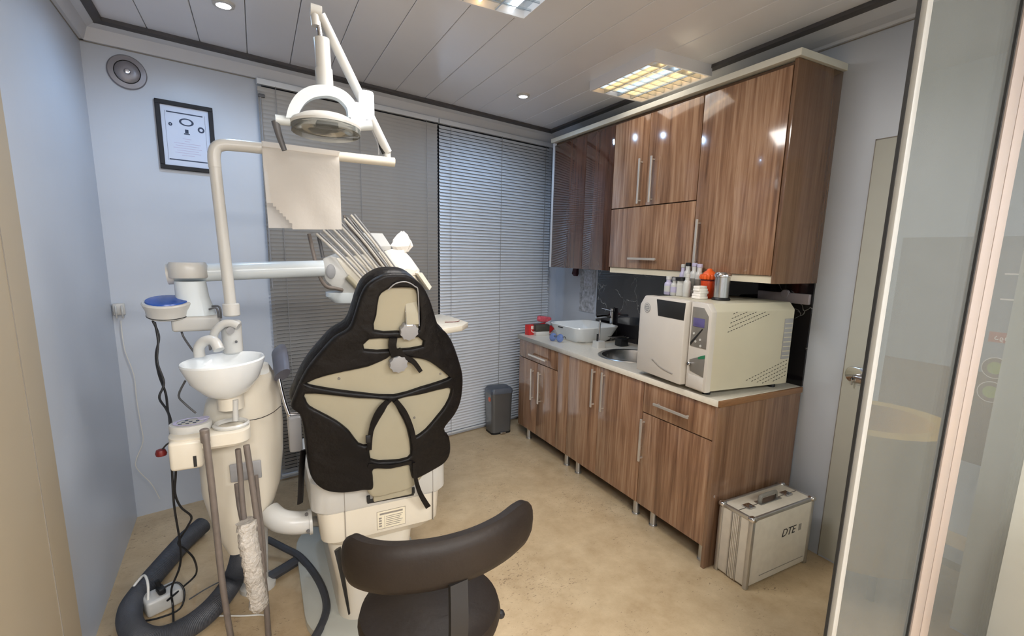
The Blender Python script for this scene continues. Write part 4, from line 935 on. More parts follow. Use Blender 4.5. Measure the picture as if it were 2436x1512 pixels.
part_box('seat_cushion', ch, 'black', xm - 0.25, xm + 0.25, yb + 0.06, yb + 0.72, zt + 0.012, zt + 0.09, bev=0.03, seg=3)
b = nb(); box(b, (xm, yb + 1.02, zt - 0.06), (0.46, 0.70, 0.10), Matrix.Rotation(R(-14), 3, 'X'), 0.03, 3); obj('leg_rest', b, 'black', ch)
# maker's plate
pc = W(931, 1231, y=yb + 0.005); fr = (Vector((pc.x, yb + 0.005, pc.z)), AX, AZ, Vector((0, -1, 0)))
b = nb(); prism(b, [(-0.062, -0.042), (0.062, -0.042), (0.062, 0.042), (-0.062, 0.042)], fr, -0.003, 0.0012); pt = obj('maker_plate', b, 'cream', ch, smooth=False)
b = nb()
for q in ((-0.062, 0.062, 0.0405, 0.042), (-0.062, 0.062, -0.042, -0.0405), (-0.062, -0.0605, -0.042, 0.042), (0.0605, 0.062, -0.042, 0.042), (-0.030, -0.029, -0.04, 0.018)): prism(b, [(q[0], q[2]), (q[1], q[2]), (q[1], q[3]), (q[0], q[3])], fr, 0.001, 0.002)
for k in range(6): prism(b, [(-0.024, 0.012 - k * 0.0085), (0.05 - 0.006 * (k % 3), 0.012 - k * 0.0085), (0.05 - 0.006 * (k % 3), 0.0145 - k * 0.0085), (-0.024, 0.0145 - k * 0.0085)], fr, 0.001, 0.002)
for k in range(4): prism(b, [(-0.054, 0.006 - k * 0.012), (-0.042, 0.006 - k * 0.012), (-0.042, 0.013 - k * 0.012), (-0.054, 0.013 - k * 0.012)], fr, 0.001, 0.002)
prism(b, [(-0.05, 0.024), (0.05, 0.024), (0.05, 0.032), (-0.05, 0.032)], fr, 0.001, 0.002)
obj('plate_print', b, 'inkg', pt, smooth=False)
# lift pedestal and base plate
b = nb(); loft(b, [rring(0.36, 2.20, 0.045, 0.15, 0.36, 0.08), rring(0.36, 2.20, 0.16, 0.145, 0.33, 0.08), rring(0.38, 2.24, zb_ - 0.005, 0.19, 0.22, 0.06)]); obj('lift_pedestal', b, 'offw', ch)
b = nb(); loft(b, [rring(0.36, 2.24, 0.0, 0.275, 0.50, 0.24, 8), rring(0.36, 2.24, 0.034, 0.275, 0.50, 0.24, 8), rring(0.36, 2.24, 0.05, 0.25, 0.475, 0.22, 8)]); obj('base_plate', b, 'basep', ch)
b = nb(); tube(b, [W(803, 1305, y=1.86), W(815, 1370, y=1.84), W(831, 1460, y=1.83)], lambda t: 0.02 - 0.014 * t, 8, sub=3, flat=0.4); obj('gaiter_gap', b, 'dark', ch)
# armrest on the left side
b = nb(); P = [W(708, 905, y=2.12), W(700, 930, y=2.10), W(697, 965, y=2.08)]
tube(b, [Vector((0.06, 2.42, 1.085)), Vector((0.06, 2.25, 1.09)), Vector((0.06, 2.12, 1.04))], 0.038, 14, sub=4, flat=0.55); obj('armrest_pad', b, 'arm', ch)
b = nb(); tube(b, [W(661, 885, y=2.14), W(676, 950, y=2.12), W(688, 985, y=2.11)], 0.009, 10, sub=3)
tube(b, [W(688, 985, y=2.11), W(720, 983, y=2.11)], 0.009, 10); tube(b, [W(688, 985, y=2.11), W(695, 1070, y=2.10)], 0.010, 10); obj('armrest_frame', b, 'chrome', ch)
b = nb(); box(b, W(702, 1030, y=2.10), (0.05, 0.05, 0.15), None, 0.01); obj('armrest_mount', b, 'grey', ch)
b = nb(); tube(b, [W(722, 1070, y=1.98), W(718, 1110, y=1.98), W(716, 1160, y=1.98), W(714, 1196, y=1.98)], 0.017, 8, sub=3, flat=0.35); obj('side_strap', b, 'black', ch)
# transverse arm to the water unit
b = nb(); tube(b, [W(640, 1218, y=2.16), W(665, 1237, y=2.12), W(700, 1243, y=2.10), W(738, 1240, y=2.10)], 0.048, 16, sub=4); obj('unit_arm', b, 'white', ch)
b = nb(); tube(b, [W(738, 1240, y=2.10), W(775, 1240, y=2.12)], 0.022, 12); obj('arm_pivot', b, 'alu', ch)
b = nb(); cyl(b, W(738, 1240, y=2.10) - AX * 0.006, 0.054, 0.012, 20, Matrix.Rotation(R(90), 3, 'Y')); obj('arm_flange', b, 'white', ch)
for px, py in ((729, 1222), (733, 1262)):
    b = nb(); cyl(b, W(px, py, y=2.05), 0.007, 0.006, 10, Matrix.Rotation(R(90), 3, 'X')); obj('bolt', b, 'dgrey', ch)

# ================================================================== CUSPIDOR UNIT
un = empty('dental_water_unit', (-0.05, 2.24, 0.0), 'ivory dental water unit with white spittoon bowl, standing left of the dental chair', 'dental unit')
Yu = 2.22; rows = [(880, 560, 640), (905, 520, 658), (950, 487, 668), (1010, 476, 674), (1080, 472, 674), (1150, 478, 668), (1210, 498, 650), (1255, 520, 622), (1285, 545, 590)]
rings = []
for py, pl, pr in rows:
    a_, c_ = W(pl, py, y=Yu), W(pr, py, y=Yu); rings.append(rring((a_.x + c_.x) / 2, Yu + 0.03, (a_.z + c_.z) / 2, (c_.x - a_.x) / 2, 0.14, 0.10, 6))
rings = rings[::-1]
b = nb(); loft(b, rings); obj('column_body', b, 'offw', un)
b = nb(); pts_ = [W(px, py, y=Yu - 0.112) for px, py in ((588, 1000), (620, 994), (650, 980), (668, 965))]; tube(b, pts_, 0.0016, 6, sub=3); obj('body_seam', b, 'ink', un)
b = nb(); c_ = W(585, 1120, y=Yu - 0.12); box(b, c_, (0.11, 0.012, 0.075), None, 0.004); obj('grey_recess_panel', b, 'grey', un)
b = nb(); loft(b, [rring(-0.09, 2.33, 0.0, 0.075, 0.075, 0.06), rring(-0.09, 2.33, 0.02, 0.075, 0.075, 0.06), rring(-0.085, 2.31, 0.05, 0.04, 0.04, 0.035), rring(-0.08, 2.28, 0.36, 0.05, 0.05, 0.04)]); obj('floor_pedestal', b, 'white', un)
# spittoon
bc_ = W(531, 858, y=2.06); RT = Matrix.Translation(bc_) @ Matrix.Rotation(R(-3), 4, 'Y')
b = nb(); lathe(b, [(0.045, -0.135), (0.075, -0.118), (0.115, -0.07), (0.136, -0.012), (0.139, 0.0), (0.136, 0.006), (0.130, 0.002), (0.118, -0.03), (0.085, -0.066), (0.03, -0.08), (0, -0.082)], RT, 44, 1.0, 1.0)
lathe(b, [(0, -0.137), (0.045, -0.135)], RT, 44); bo = obj('spittoon_bowl', b, 'ceram', un)
b = nb(); lathe(b, [(0, -0.078), (0.018, -0.077), (0.022, -0.081)], RT, 18); obj('drain', b, 'chrome', bo)
b = nb(); cyl(b, bc_ + Vector((0.012, 0.02, -0.19)), 0.045, 0.062, 20); obj('bowl_neck', b, 'offw', bo)
# bowl rinse spout and cup filler
b = nb(); tube(b, [W(475, 848, y=2.12), W(474, 825, y=2.12), W(490, 810, y=2.11), W(510, 812, y=2.09), W(521, 832, y=2.07)], 0.019, 12, sub=4); obj('rinse_spout', b, 'white', un)
b = nb(); tube(b, [W(508, 825, y=2.16), W(510, 792, y=2.16), W(530, 771, y=2.15), W(552, 769, y=2.14), W(568, 776, y=2.13)], 0.015, 12, sub=4); obj('cup_filler', b, 'white', un)
b = nb(); box(b, W(500, 825, y=2.10), (0.008, 0.03, 0.022), None, 0.002); obj('spout_slot', b, 'dgrey', un)
b = nb(); cyl(b, W(555, 838, y=2.20), 0.036, 0.13, 22, bev=0.006); obj('post_socket', b, 'white', un)
b = nb(); cyl(b, W(549, 783, y=2.16), 0.014, 0.03, 14, Matrix.Rotation(R(90), 3, 'X')); obj('sensor_knob', b, 'grey', un)
b = nb(); cyl(b, W(562, 812, y=2.155), 0.005, 0.01, 10, Matrix.Rotation(R(90), 3, 'X')); obj('grub_screw', b, 'dgrey', un)
# platform and shrouded bottle tower behind the bowl
c_ = W(470, 765, y=2.36); b = nb(); box(b, c_, (0.165, 0.13, 0.062), None, 0.012, 3); obj('top_platform', b, 'white', un)
b = nb(); tt = [W(462, 748, y=2.36), W(458, 705, y=2.36), W(452, 668, y=2.36)]
loft(b, [rring(tt[0].x, 2.36, tt[0].z, 0.078, 0.06, 0.055, 6), rring(tt[1].x, 2.36, tt[1].z, 0.058, 0.05, 0.048, 6), rring(tt[2].x, 2.36, tt[2].z, 0.055, 0.05, 0.048, 6)]); obj('tower_sleeve', b, 'bluew', un)
a_ = W(449, 660, y=2.36); b = nb(); lathe(b, [(0, 0), (0.066, 0), (0.069, 0.004), (0.069, 0.05), (0.062, 0.062), (0, 0.064)], Matrix.Translation(a_), 30); obj('tower_cap', b, 'white', un)
# assistant's holder with key pad
Ya = 1.98
hc = W(490, 1050, y=Ya)
b = nb()
top = [(402, 1058), (404, 1010), (430, 992), (500, 985), (560, 998), (592, 1018), (597, 1048), (575, 1070), (520, 1085), (440, 1092)]
xa, xb_ = W(398, 1060, y=Ya).x, W(596, 1040, y=Ya).x; zt_ = W(500, 1030, y=Ya).z; zb2 = W(440, 1112, y=Ya).z
hwid = (xb_ - xa) / 2
loft(b, [rring((xa + xb_) / 2, Ya + 0.055, zt_ - 0.055, hwid - 0.008, 0.07, 0.05), rring((xa + xb_) / 2, Ya + 0.055, zt_ - 0.045, hwid, 0.078, 0.055), rring((xa + xb_) / 2, Ya + 0.055, zt_ - 0.004, hwid, 0.078, 0.055), rring((xa + xb_) / 2, Ya + 0.055, zt_, hwid - 0.006, 0.072, 0.05)]); ah = obj('assistant_holder', b, 'offw', un)
b = nb(); bx(b, xa + 0.004, xa + 0.105, Ya - 0.03, Ya + 0.06, zb2, zt_ - 0.008, bev=0.014, seg=3); obj('holder_block', b, 'offw', ah)
b = nb(); bx(b, xa + 0.075, xa + 0.085, Ya - 0.032, Ya - 0.028, zb2 + 0.01, zb2 + 0.05); obj('holder_slot', b, 'dark', ah, smooth=False)
kc = W(450, 1010, y=Ya + 0.06); b = nb(); lathe(b, [(0.066, -0.028), (0.068, 0.0), (0.066, 0.008), (0.060, 0.010), (0, 0.011)], Matrix.Translation(Vector((xa + 0.065, Ya + 0.075, zt_ + 0.018))), 34, 1.0, 0.85); kp = obj('key_pad', b, 'white', ah)
kb = Vector((xa + 0.065, Ya + 0.075, zt_ + 0.0295))
b = nb(); lathe(b, [(0.055, 0), (0.052, 0.001), (0.046, 0.001), (0.043, 0)], Matrix.Translation(kb), 30, 1.0, 0.85); obj('pad_ring', b, 'lilac', ah)
for k in range(7):
    b = nb(); box(b, kb + Vector((-0.03 + 0.022 * (k % 3) + 0.008 * (k // 3), -0.020 + 0.018 * (k // 3), 0.001)), (0.011, 0.005, 0.0016), None, 0.0005); obj('key', b, 'print', ah)
b = nb(); lathe(b, [(0.020, 0), (0.018, 0.002), (0.010, 0.002), (0, 0.001)], Matrix.Translation(kb + Vector((0.038, 0.026, 0))), 18); obj('dial', b, 'lilac', ah)
rc = Vector((xb_ - 0.062, Ya + 0.055, zt_ + 0.001)); b = nb(); lathe(b, [(0.060, 0.0), (0.062, 0.008), (0.056, 0.014), (0.048, 0.008), (0.046, 0.0)], Matrix.Translation(rc), 28, 1.0, 0.95); obj('tray_ring', b, 'white', ah)
b = nb(); tube(b, [rc + Vector((0.02, 0.06, 0)), rc + Vector((0.02, 0.062, 0.05)), W(572, 915, y=Ya + 0.08)], 0.0065, 8, sub=3); tube(b, [W(556, 945, y=Ya + 0.08), W(572, 940, y=Ya + 0.08)], 0.005, 8); obj('suction_tip', b, 'chrome', ah)
b = nb(); tube(b, [W(560, 950, y=Ya + 0.06), W(560, 1000, y=Ya + 0.06)], 0.010, 10); obj('tip_holder', b, 'white', ah)
b = nb(); tube(b, [W(520, 1040, y=Yu - 0.05), W(500, 1030, y=Ya + 0.1)], 0.022, 12); obj('holder_arm', b, 'offw', ah)
b = nb(); lathe(b, [(0, 0), (0.016, 0.004), (0.018, 0.012), (0.014, 0.024), (0, 0.028)], Matrix.Translation(W(384, 1085, y=Ya + 0.02)), 12); obj('red_clip', b, 'red', ah)
b = nb(); tube(b, [W(385, 1070, y=Ya + 0.02), W(395, 1058, y=Ya + 0.02), W(404, 1052, y=Ya + 0.02)], 0.003, 6, sub=3); obj('clip_wire', b, 'cable', ah)
# suction hoses hanging from the holder, running on to the floor
def hose(name, pts, r_, m, par, sub=5, n=10):
    b = nb(); tube(b, [q if isinstance(q, Vector) else W(q[0], q[1], y=q[2]) if len(q) == 3 else W(q[0], q[1], z=q[3]) for q in pts], r_, n, sub=sub); return obj(name, b, m, par)
hose('suction_hose', [(487, 1022, 1.93), (492, 1060, 1.92), (503, 1150, 1.92), (514, 1250, 1.93), (527, 1370, 1.95), (540, 1460, 1.96), (552, 1530, 1.97)], 0.0115, 'tube', un)
b = nb(); cyl(b, W(489, 1052, y=1.93), 0.015, 0.05, 12, bev=0.003); obj('hose_end', b, 'tube', un)
hose('suction_hose', [(566, 1068, 1.97), (572, 1130, 1.97), (577, 1200, 1.96), (590, 1300, 1.95), (606, 1400, 1.96), (612, 1455, 1.97)], 0.010, 'tube', un)
hose('suction_hose', [(586, 1058, 1.96), (597, 1130, 1.95), (611, 1230, 1.94), (622, 1330, 1.95), (632, 1420, 1.96), (640, 1530, 1.97)], 0.011, 'tube', un)
hose('suction_hose', [(609, 1130, 2.05), (616, 1200, 2.04), (626, 1280, 2.03), (630, 1360, 2.02)], 0.008, 'tube', un)
hose('suction_hose', [(562, 1150, 2.07), (568, 1200, 2.06), (576, 1240, 2.03)], 0.008, 'tube', un)
b = nb(); P = [(586, 1238, 1.93), (592, 1290, 1.92), (600, 1340, 1.92), (608, 1390, 1.93), (616, 1430, 1.94), (612, 1452, 1.95)]
tube(b, [W(*p[:2], y=p[2]) for p in P], lambda t: (0.036 + 0.0015 * math.sin(t * 41) + 0.001 * math.sin(t * 97 + 1)) * (1 if t < 0.85 else 1 - (t - 0.85) * 4.5), 14, sub=8, flat=0.8)
for v_ in b.verts: v_.co += Vector((random.uniform(-1, 1), random.uniform(-1, 1), random.uniform(-1, 1))) * 0.0035
obj('wrapped_hose', b, 'wrap', un)
b = nb()
tube(b, [W(430, 773, y=2.34), W(436, 800, y=2.34), W(465, 842, y=2.3)], 0.004, 8, sub=4); obj('grey_water_line', b, 'dgrey', un)
b = nb(); tube(b, [W(441, 905, y=2.26), W(425, 940, y=2.27), W(440, 960, y=2.27), W(466, 982, y=2.26)], 0.004, 8, sub=4); obj('grey_water_line', b, 'dgrey', un)
b = nb(); tube(b, [W(498, 735, y=2.32), W(515, 733, y=2.28), W(520, 755, y=2.27)], 0.004, 8, sub=4); tube(b, [W(505, 728, y=2.32), W(522, 730, y=2.28), W(526, 757, y=2.27)], 0.004, 8, sub=4); obj('short_line', b, 'dgrey', un)

# blue-topped cup heater on the platform edge
cp_ = W(402, 752, y=2.34); r = empty('blue_topped_cup_unit', cp_, 'round white cup warmer with blue glossy top beside the spittoon tower', 'appliance')
CT = Matrix.Translation(cp_) @ Matrix.Rotation(R(11), 4, 'X')
b = nb(); lathe(b, [(0, 0), (0.066, 0), (0.072, 0.004), (0.074, 0.03), (0.080, 0.045), (0.084, 0.058), (0.080, 0.064), (0, 0.064)], CT, 34); obj('warmer_body', b, 'white', r)
b = nb(); lathe(b, [(0.072, 0.064), (0.070, 0.069), (0.04, 0.073), (0, 0.074)], CT, 30); obj('blue_top', b, 'blue', r)
b = nb(); lathe(b, [(0.0725, 0.006), (0.074, 0.007), (0.0735, 0.010)], CT, 34); obj('dark_line', b, 'dark', r)
b = nb(); bx(b, cp_.x + 0.03, cp_.x + 0.16, 2.32, 2.36, cp_.z - 0.02, cp_.z - 0.001, bev=0.004); obj('support_bracket', b, 'white', r)
# twin black leads
def lead(name, pts, rr, m, label, cat='cable', group=None, sub=6):
    b = nb(); tube(b, [W(q[0], q[1], y=q[2]) if q[2] < 90 else W(q[0], q[1], z=q[2] - 100) for q in pts], rr, 8, sub=sub); return tag(obj(name, b, m), label, cat, group)
lead('black_lead', [(363, 762, 2.30), (378, 800, 2.29), (371, 845, 2.27), (378, 890, 2.25), (394, 935, 2.2), (399, 975, 2.15), (404, 1005, 2.10), (409, 1110, 2.08), (414, 1200, 2.12), (428, 1290, 2.2), (428, 1345, 2.25), (408, 1400, 2.3), (411, 1440, 100.02), (413, 1500, 100.01), (410, 1540, 100.01)], 0.0042, 'cable', 'black lead hanging from the cup warmer straight down to the floor')
lead('black_lead', [(368, 766, 2.30), (376, 810, 2.28), (374, 860, 2.26), (390, 910, 2.22), (379, 945, 2.18), (397, 975, 2.13), (408, 1010, 2.08), (418, 1110, 2.07), (416, 1170, 2.10), (430, 1205, 2.12), (455, 1228, 2.15), (446, 1252, 2.18), (424, 1290, 2.22), (440, 1305, 2.25), (462, 1330, 2.28), (466, 1365, 100.05), (430, 1400, 100.06), (398, 1428, 100.075)], 0.0042, 'cable', 'black lead with a loose kink, ending at the white adapter on the floor')
# floor hoses
FH = [(482, 1248, 100.06), (440, 1285, 100.05), (395, 1335, 100.05), (345, 1395, 100.05), (310, 1450, 100.05), (318, 1500, 100.05), (370, 1520, 100.05), (440, 1495, 100.05), (500, 1450, 100.05), (545, 1395, 100.06), (566, 1350, 100.12), (578, 1300, 100.22), (582, 1275, 100.30)]
b = nb(); P = catmull([W(q[0], q[1], z=q[2] - 100) for q in FH], 44); m_ = len(P)
tube(b, P, lambda t: 0.044 + (0.0009 if round(t * (m_ - 1)) % 2 else -0.0009), 16); tag(obj('floor_hose', b, 'hose'), 'thick dark grey corrugated hose looping over the floor under the water unit', 'hose')
lead('black_hose', [(636, 1282, 100.10), (675, 1302, 100.07), (715, 1325, 100.055), (755, 1375, 100.055), (776, 1430, 100.055), (770, 1475, 100.05), (735, 1540, 100.05)], 0.0165, 'hose', 'black hose curving in front of the chair base plate', 'hose')
lead('short_black_hose', [(632, 1378, 100.03), (672, 1354, 100.03), (706, 1333, 100.03)], 0.024, 'hose', 'short straight black hose on the floor beside the chair base', 'hose')
lead('thin_grey_lead', [(450, 1425, 100.01), (490, 1400, 100.01), (530, 1380, 100.01), (560, 1372, 100.01)], 0.003, 'dgrey', 'thin grey lead on the floor right of the white adapter')
lead('pale_lead', [(515, 1464, 100.005), (580, 1464, 100.005), (625, 1462, 100.005), (640, 1474, 100.005)], 0.0035, 'wcable', 'pale lead lying straight on the floor under the hanging hoses')
# white adapter block
p = W(388, 1440, z=0.0); r = empty('power_adapter', p, 'white power adapter with black plug lying inside the hose loop', 'adapter', rz=R(25))
b = nb(); box(b, p + AZ * 0.035, (0.135, 0.095, 0.07), rotz(R(25)), 0.012, 3); obj('adapter_body', b, 'white', r)
b = nb(); box(b, p + Vector((0.0, -0.01, 0.085)), (0.028, 0.05, 0.03), rotz(R(25)), 0.008); tube(b, [p + Vector((-0.005, 0, 0.09)), p + Vector((-0.012, 0.0, 0.125))], 0.010, 8); obj('plug', b, 'blackp', r)
b = nb(); tube(b, [p + Vector((0.01, -0.01, 0.09)), p + Vector((0.06, -0.01, 0.10)), p + Vector((0.085, -0.03, 0.06)), p + Vector((0.07, -0.07, 0.012)), p + Vector((0.0, -0.09, 0.008)), p + Vector((-0.07, -0.08, 0.008))], 0.004, 8, sub=5); obj('plug_lead', b, 'cable', r)
lead('white_lead', [(352, 1432, 100.06), (352, 1390, 100.12), (343, 1368, 100.13), (325, 1385, 100.10), (318, 1395, 100.09)], 0.005, 'wcable', 'white lead arching over the floor hose to the adapter')

# ================================================================== OPERATING LAMP
la = empty('operating_lamp', (-0.10, 2.20, 1.30), 'white dental operating lamp with long swing arms on a tall pole', 'lamp')
Yp = 2.20
pb, pt_ = W(551, 745, y=Yp), W(511, 392, y=Yp)
b = nb(); tube(b, [pb, pt_], 0.0205, 20); obj('pole', b, 'white', la)
b = nb(); cyl(b, pb - AZ * 0.01, 0.03, 0.05, 20, bev=0.004); obj('pole_collar', b, 'white', la)
e0 = W(511, 352, y=Yp)
b = nb(); tube(b, [W(511.5, 398, y=Yp), W(509, 372, y=Yp), W(514, 352, y=Yp), W(530, 345, y=Yp), W(560, 346, y=Yp), W(640, 354, y=Yp)], 0.0215, 20, sub=6); obj('elbow', b, 'white', la)
a1 = W(638, 354, y=Yp); a2 = W(938, 386, y=Yp)
b = nb(); tube(b, [a1, a2], 0.0195, 18); obj('horizontal_arm', b, 'offw', la)
k0 = W(921, 368, y=Yp); b = nb(); cyl(b, W(922, 378, y=Yp), 0.014, 0.035, 14); obj('arm_pivot', b, 'white', la)
k1 = W(762, 35, y=2.08)
b = nb(); tube(b, [W(922, 362, y=Yp), k1], 0.0165, 14, flat=1.2); obj('spring_arm', b, 'white', la)
b = nb(); tube(b, [W(905, 330, y=Yp) + Vector((-0.012, 0, 0)), W(921, 366, y=Yp) + Vector((-0.012, 0, 0))], 0.010, 10); obj('spring_slot', b, 'dark', la)
b = nb(); tube(b, [W(880, 300, y=2.17), W(898, 340, y=2.19), W(901, 368, y=Yp)], 0.003, 8, sub=3); obj('lamp_wire', b, 'grey', la)
b = nb(); tube(b, [W(738, 22, y=2.08), W(765, 30, y=2.08)], 0.021, 14); tube(b, [W(748, 25, y=2.08), W(752, 62, y=2.08)], 0.016, 14); obj('top_knuckle', b, 'white', la)
b = nb(); tube(b, [W(757, 52, y=2.08), W(763, 95, y=2.08)], 0.010, 12); obj('chrome_stem', b, 'chrome', la)
b = nb(); tube(b, [W(765, 92, y=2.08), W(770, 165, y=2.08)], 0.0275, 20); tube(b, [W(770, 165, y=2.08), W(773, 210, y=2.08)], 0.031, 20); obj('stem_sleeve', b, 'white', la)
# yoke and head
Yh = 2.03
yk = [W(px, py, y=Yh) for px, py in ((682, 283), (690, 255), (708, 228), (735, 212), (765, 208), (795, 212), (822, 226), (842, 250), (848, 275))]
b = nb(); P = catmull(yk, 5); rings = []
cen = W(765, 285, y=Yh)
for i, q in enumerate(P):
    d = (q - cen).normalized(); rings.append([q + d * 0.004 - AY * 0.022, q + d * 0.004 + AY * 0.022, q - d * 0.034 + AY * 0.018, q - d * 0.034 - AY * 0.018])
loft(b, rings); obj('yoke', b, 'bluew', la)
hx0, hx1 = W(688, 295, y=Yh), W(858, 297, y=Yh); hc_ = (hx0 + hx1) / 2; hl = (hx1 - hx0).length / 2
HM = Matrix.Translation(hc_) @ Matrix.Rotation(R(-12), 4, 'X')
b = nb(); lathe(b, [(0, 0.040), (0.05, 0.037), (0.09, 0.026), (0.125, 0.006), (0.132, -0.006), (0.128, -0.014)], HM, 40, hl / 0.132, 0.62); hd = obj('lamp_head', b, 'white', la)
b = nb(); lathe(b, [(0.122, -0.012), (0.10, 0.004), (0.05, 0.016), (0, 0.019)], HM, 36, hl / 0.132, 0.62); obj('reflector', b, 'lensg', la)
b = nb(); lathe(b, [(0.128, -0.013), (0.126, -0.034), (0.120, -0.036), (0, -0.034)], HM, 36, hl / 0.132, 0.62); obj('clear_shield', b, 'clear', la)
b = nb(); box(b, HM @ Vector((0.0, -0.02, -0.012)), (0.075, 0.05, 0.02), None, 0.004); obj('bulb_guard', b, 'dark', la)
b = nb(); tube(b, [W(690, 288, y=Yh), W(655, 284, y=Yh)], 0.017, 14); obj('side_hub', b, 'bluew', la)
b = nb(); tube(b, [W(655, 288, y=Yh), W(663, 320, y=Yh), W(677, 358, y=Yh)], lambda t: 0.014 - 0.005 * t, 12, sub=3); obj('grip_handle', b, 'dgrey', la)
b = nb(); tube(b, [W(848, 300, y=Yh), W(884, 298, y=Yh)], 0.018, 14); obj('side_hub', b, 'bluew', la)
b = nb(); c_ = W(872, 250, y=Yh); box(b, c_, (0.052, 0.05, 0.10), None, 0.014, 3); box(b, W(852, 270, y=Yh), (0.052, 0.045, 0.075), None, 0.012, 3); obj('glare_block', b, 'glare', la)  # glowing blocks added in the shape of a glare beside the head
# paper bib folded over the arm
tw = empty('paper_bib', W(715, 545, y=2.17), 'crumpled white paper bib draped over the lamp arm', 'bib')
bl_ = [W(622, 338, y=2.172), W(806, 362, y=2.172)]; bt_ = [W(640, 545, y=2.172), W(812, 546, y=2.172)]
def sheet(off, lo, hi, seed, name, cut):
    b = nb(); n, m2 = 26, 26; V = []
    for j in range(m2 + 1):
        v = j / m2; row = []
        for i in range(n + 1):
            u = i / n; p = (bl_[0].lerp(bl_[1], u)).lerp(bt_[0].lerp(bt_[1], u), lo + (hi - lo) * v)
            cr = 0.004 * math.sin(8 * u + 3 * v + seed) * v + 0.003 * math.sin(15 * (u * 0.8 - v * 0.5) + seed * 2) * v
            hump = 0.026 * (1 - min(1, v * 9)) ** 2
            p = p + Vector((0, off * min(1, v * 6) + cr + (hump if off < 0 else -hump), 0)) 
            row.append(b.verts.new(p))
        V.append(row)
    for j in range(m2):
        for i in range(n):
            if cut and cut((i + 0.5) / n, (j + 0.5) / m2): continue
            b.faces.new((V[j][i], V[j][i + 1], V[j + 1][i + 1], V[j + 1][i]))
    for v_ in [q for q in b.verts if not q.link_faces]: b.verts.remove(v_)
    bmesh.ops.solidify(b, geom=b.faces[:], thickness=0.0012)
    return obj(name, b, 'paper', tw)
sheet(-0.010, 0.0, 1.0, 0.3, 'front_fold', lambda u, v: v > 0.68 and u < 0.30 - 0.55 * (0.86 - v) * 0 and u < 0.02 + 0.34 * min(1, (v - 0.66) * 3))
sheet(0.055, 0.0, 0.98, 2.1, 'back_fold', None)

# ================================================================== INSTRUMENT TABLE
it = empty('instrument_table', (0.45, 2.6, 1.25), 'white dental instrument table with slanted hoses and swing arm beyond the chair back', 'instrument table')
Yt = 2.38
b = nb(); tube(b, [W(402, 652, y=Yt), W(560, 645, y=Yt), W(770, 638, y=Yt)], 0.037, 20); obj('swing_arm', b, 'bluew', it)
b = nb(); tube(b, [W(398, 652, y=Yt), W(414, 651, y=Yt)], 0.042, 20); obj('arm_end_cap', b, 'white', it)
# slanted console: section in photo-left end extruded away to the right and back
Yc = 2.42
def CP(px, py, yy=Yc): return W(px, py, y=yy)
endp = [(763, 640), (768, 614), (785, 608), (800, 613), (833, 660), (868, 700), (850, 712), (800, 690), (775, 668)]
E3 = [CP(*p) for p in endp]; sh_ = Vector((0.06, 0.16, 0.015))
b = nb(); t = bmesh.new(); A0 = [t.verts.new(p) for p in E3]; A1 = [t.verts.new(p + sh_) for p in E3]
t.faces.new(A0[::-1]); t.faces.new(A1)
for k in range(len(E3)): t.faces.new((A0[k], A0[(k + 1) % len(E3)], A1[(k + 1) % len(E3)], A1[k]))
bmesh.ops.recalc_face_normals(t, faces=t.faces); bmesh.ops.bevel(t, geom=t.edges[:], offset=0.006, segments=2, affect='EDGES', profile=0.5, clamp_overlap=True); join(b, t); obj('end_cheek', b, 'white', it)
b = nb(); lathe(b, [(0, 0), (0.022, 0.001), (0.026, 0.004), (0.02, 0.007), (0, 0.008)], Matrix.Translation(CP(787, 645, Yc - 0.006)) @ Matrix.Rotation(R(90), 4, 'X'), 20, 0.8, 1.3); obj('cheek_logo', b, 'grey', it)
TT = [CP(796, 612), CP(860, 690), CP(1010, 690, 2.52), CP(950, 590, 2.62)]
b = nb(); t = bmesh.new(); v0 = [t.verts.new(p) for p in TT]; v1 = [t.verts.new(p - AZ * 0.05 + AY * 0.01) for p in TT]
t.faces.new(v0); t.faces.new(v1[::-1])
for k in range(4): t.faces.new((v0[k], v0[(k + 1) % 4], v1[(k + 1) % 4], v1[k]))
bmesh.ops.recalc_face_normals(t, faces=t.faces); bmesh.ops.bevel(t, geom=t.edges[:], offset=0.008, segments=2, affect='EDGES', profile=0.5); join(b, t); obj('console_deck', b, 'offw', it)
b = nb(); tube(b, [CP(826, 657, 2.40), CP(858, 690, 2.40), CP(880, 715, 2.40)], 0.013, 10); obj('front_bumper', b, 'ivory', it)
b = nb(); c_ = CP(795, 705, 2.45); loft(b, [rring(c_.x + 0.05, 2.47, c_.z - 0.03, 0.05, 0.05, 0.04), rring(c_.x + 0.04, 2.47, c_.z, 0.075, 0.06, 0.05), rring(c_.x + 0.04, 2.47, c_.z + 0.02, 0.075, 0.06, 0.05)]); obj('under_console', b, 'bluew', it)
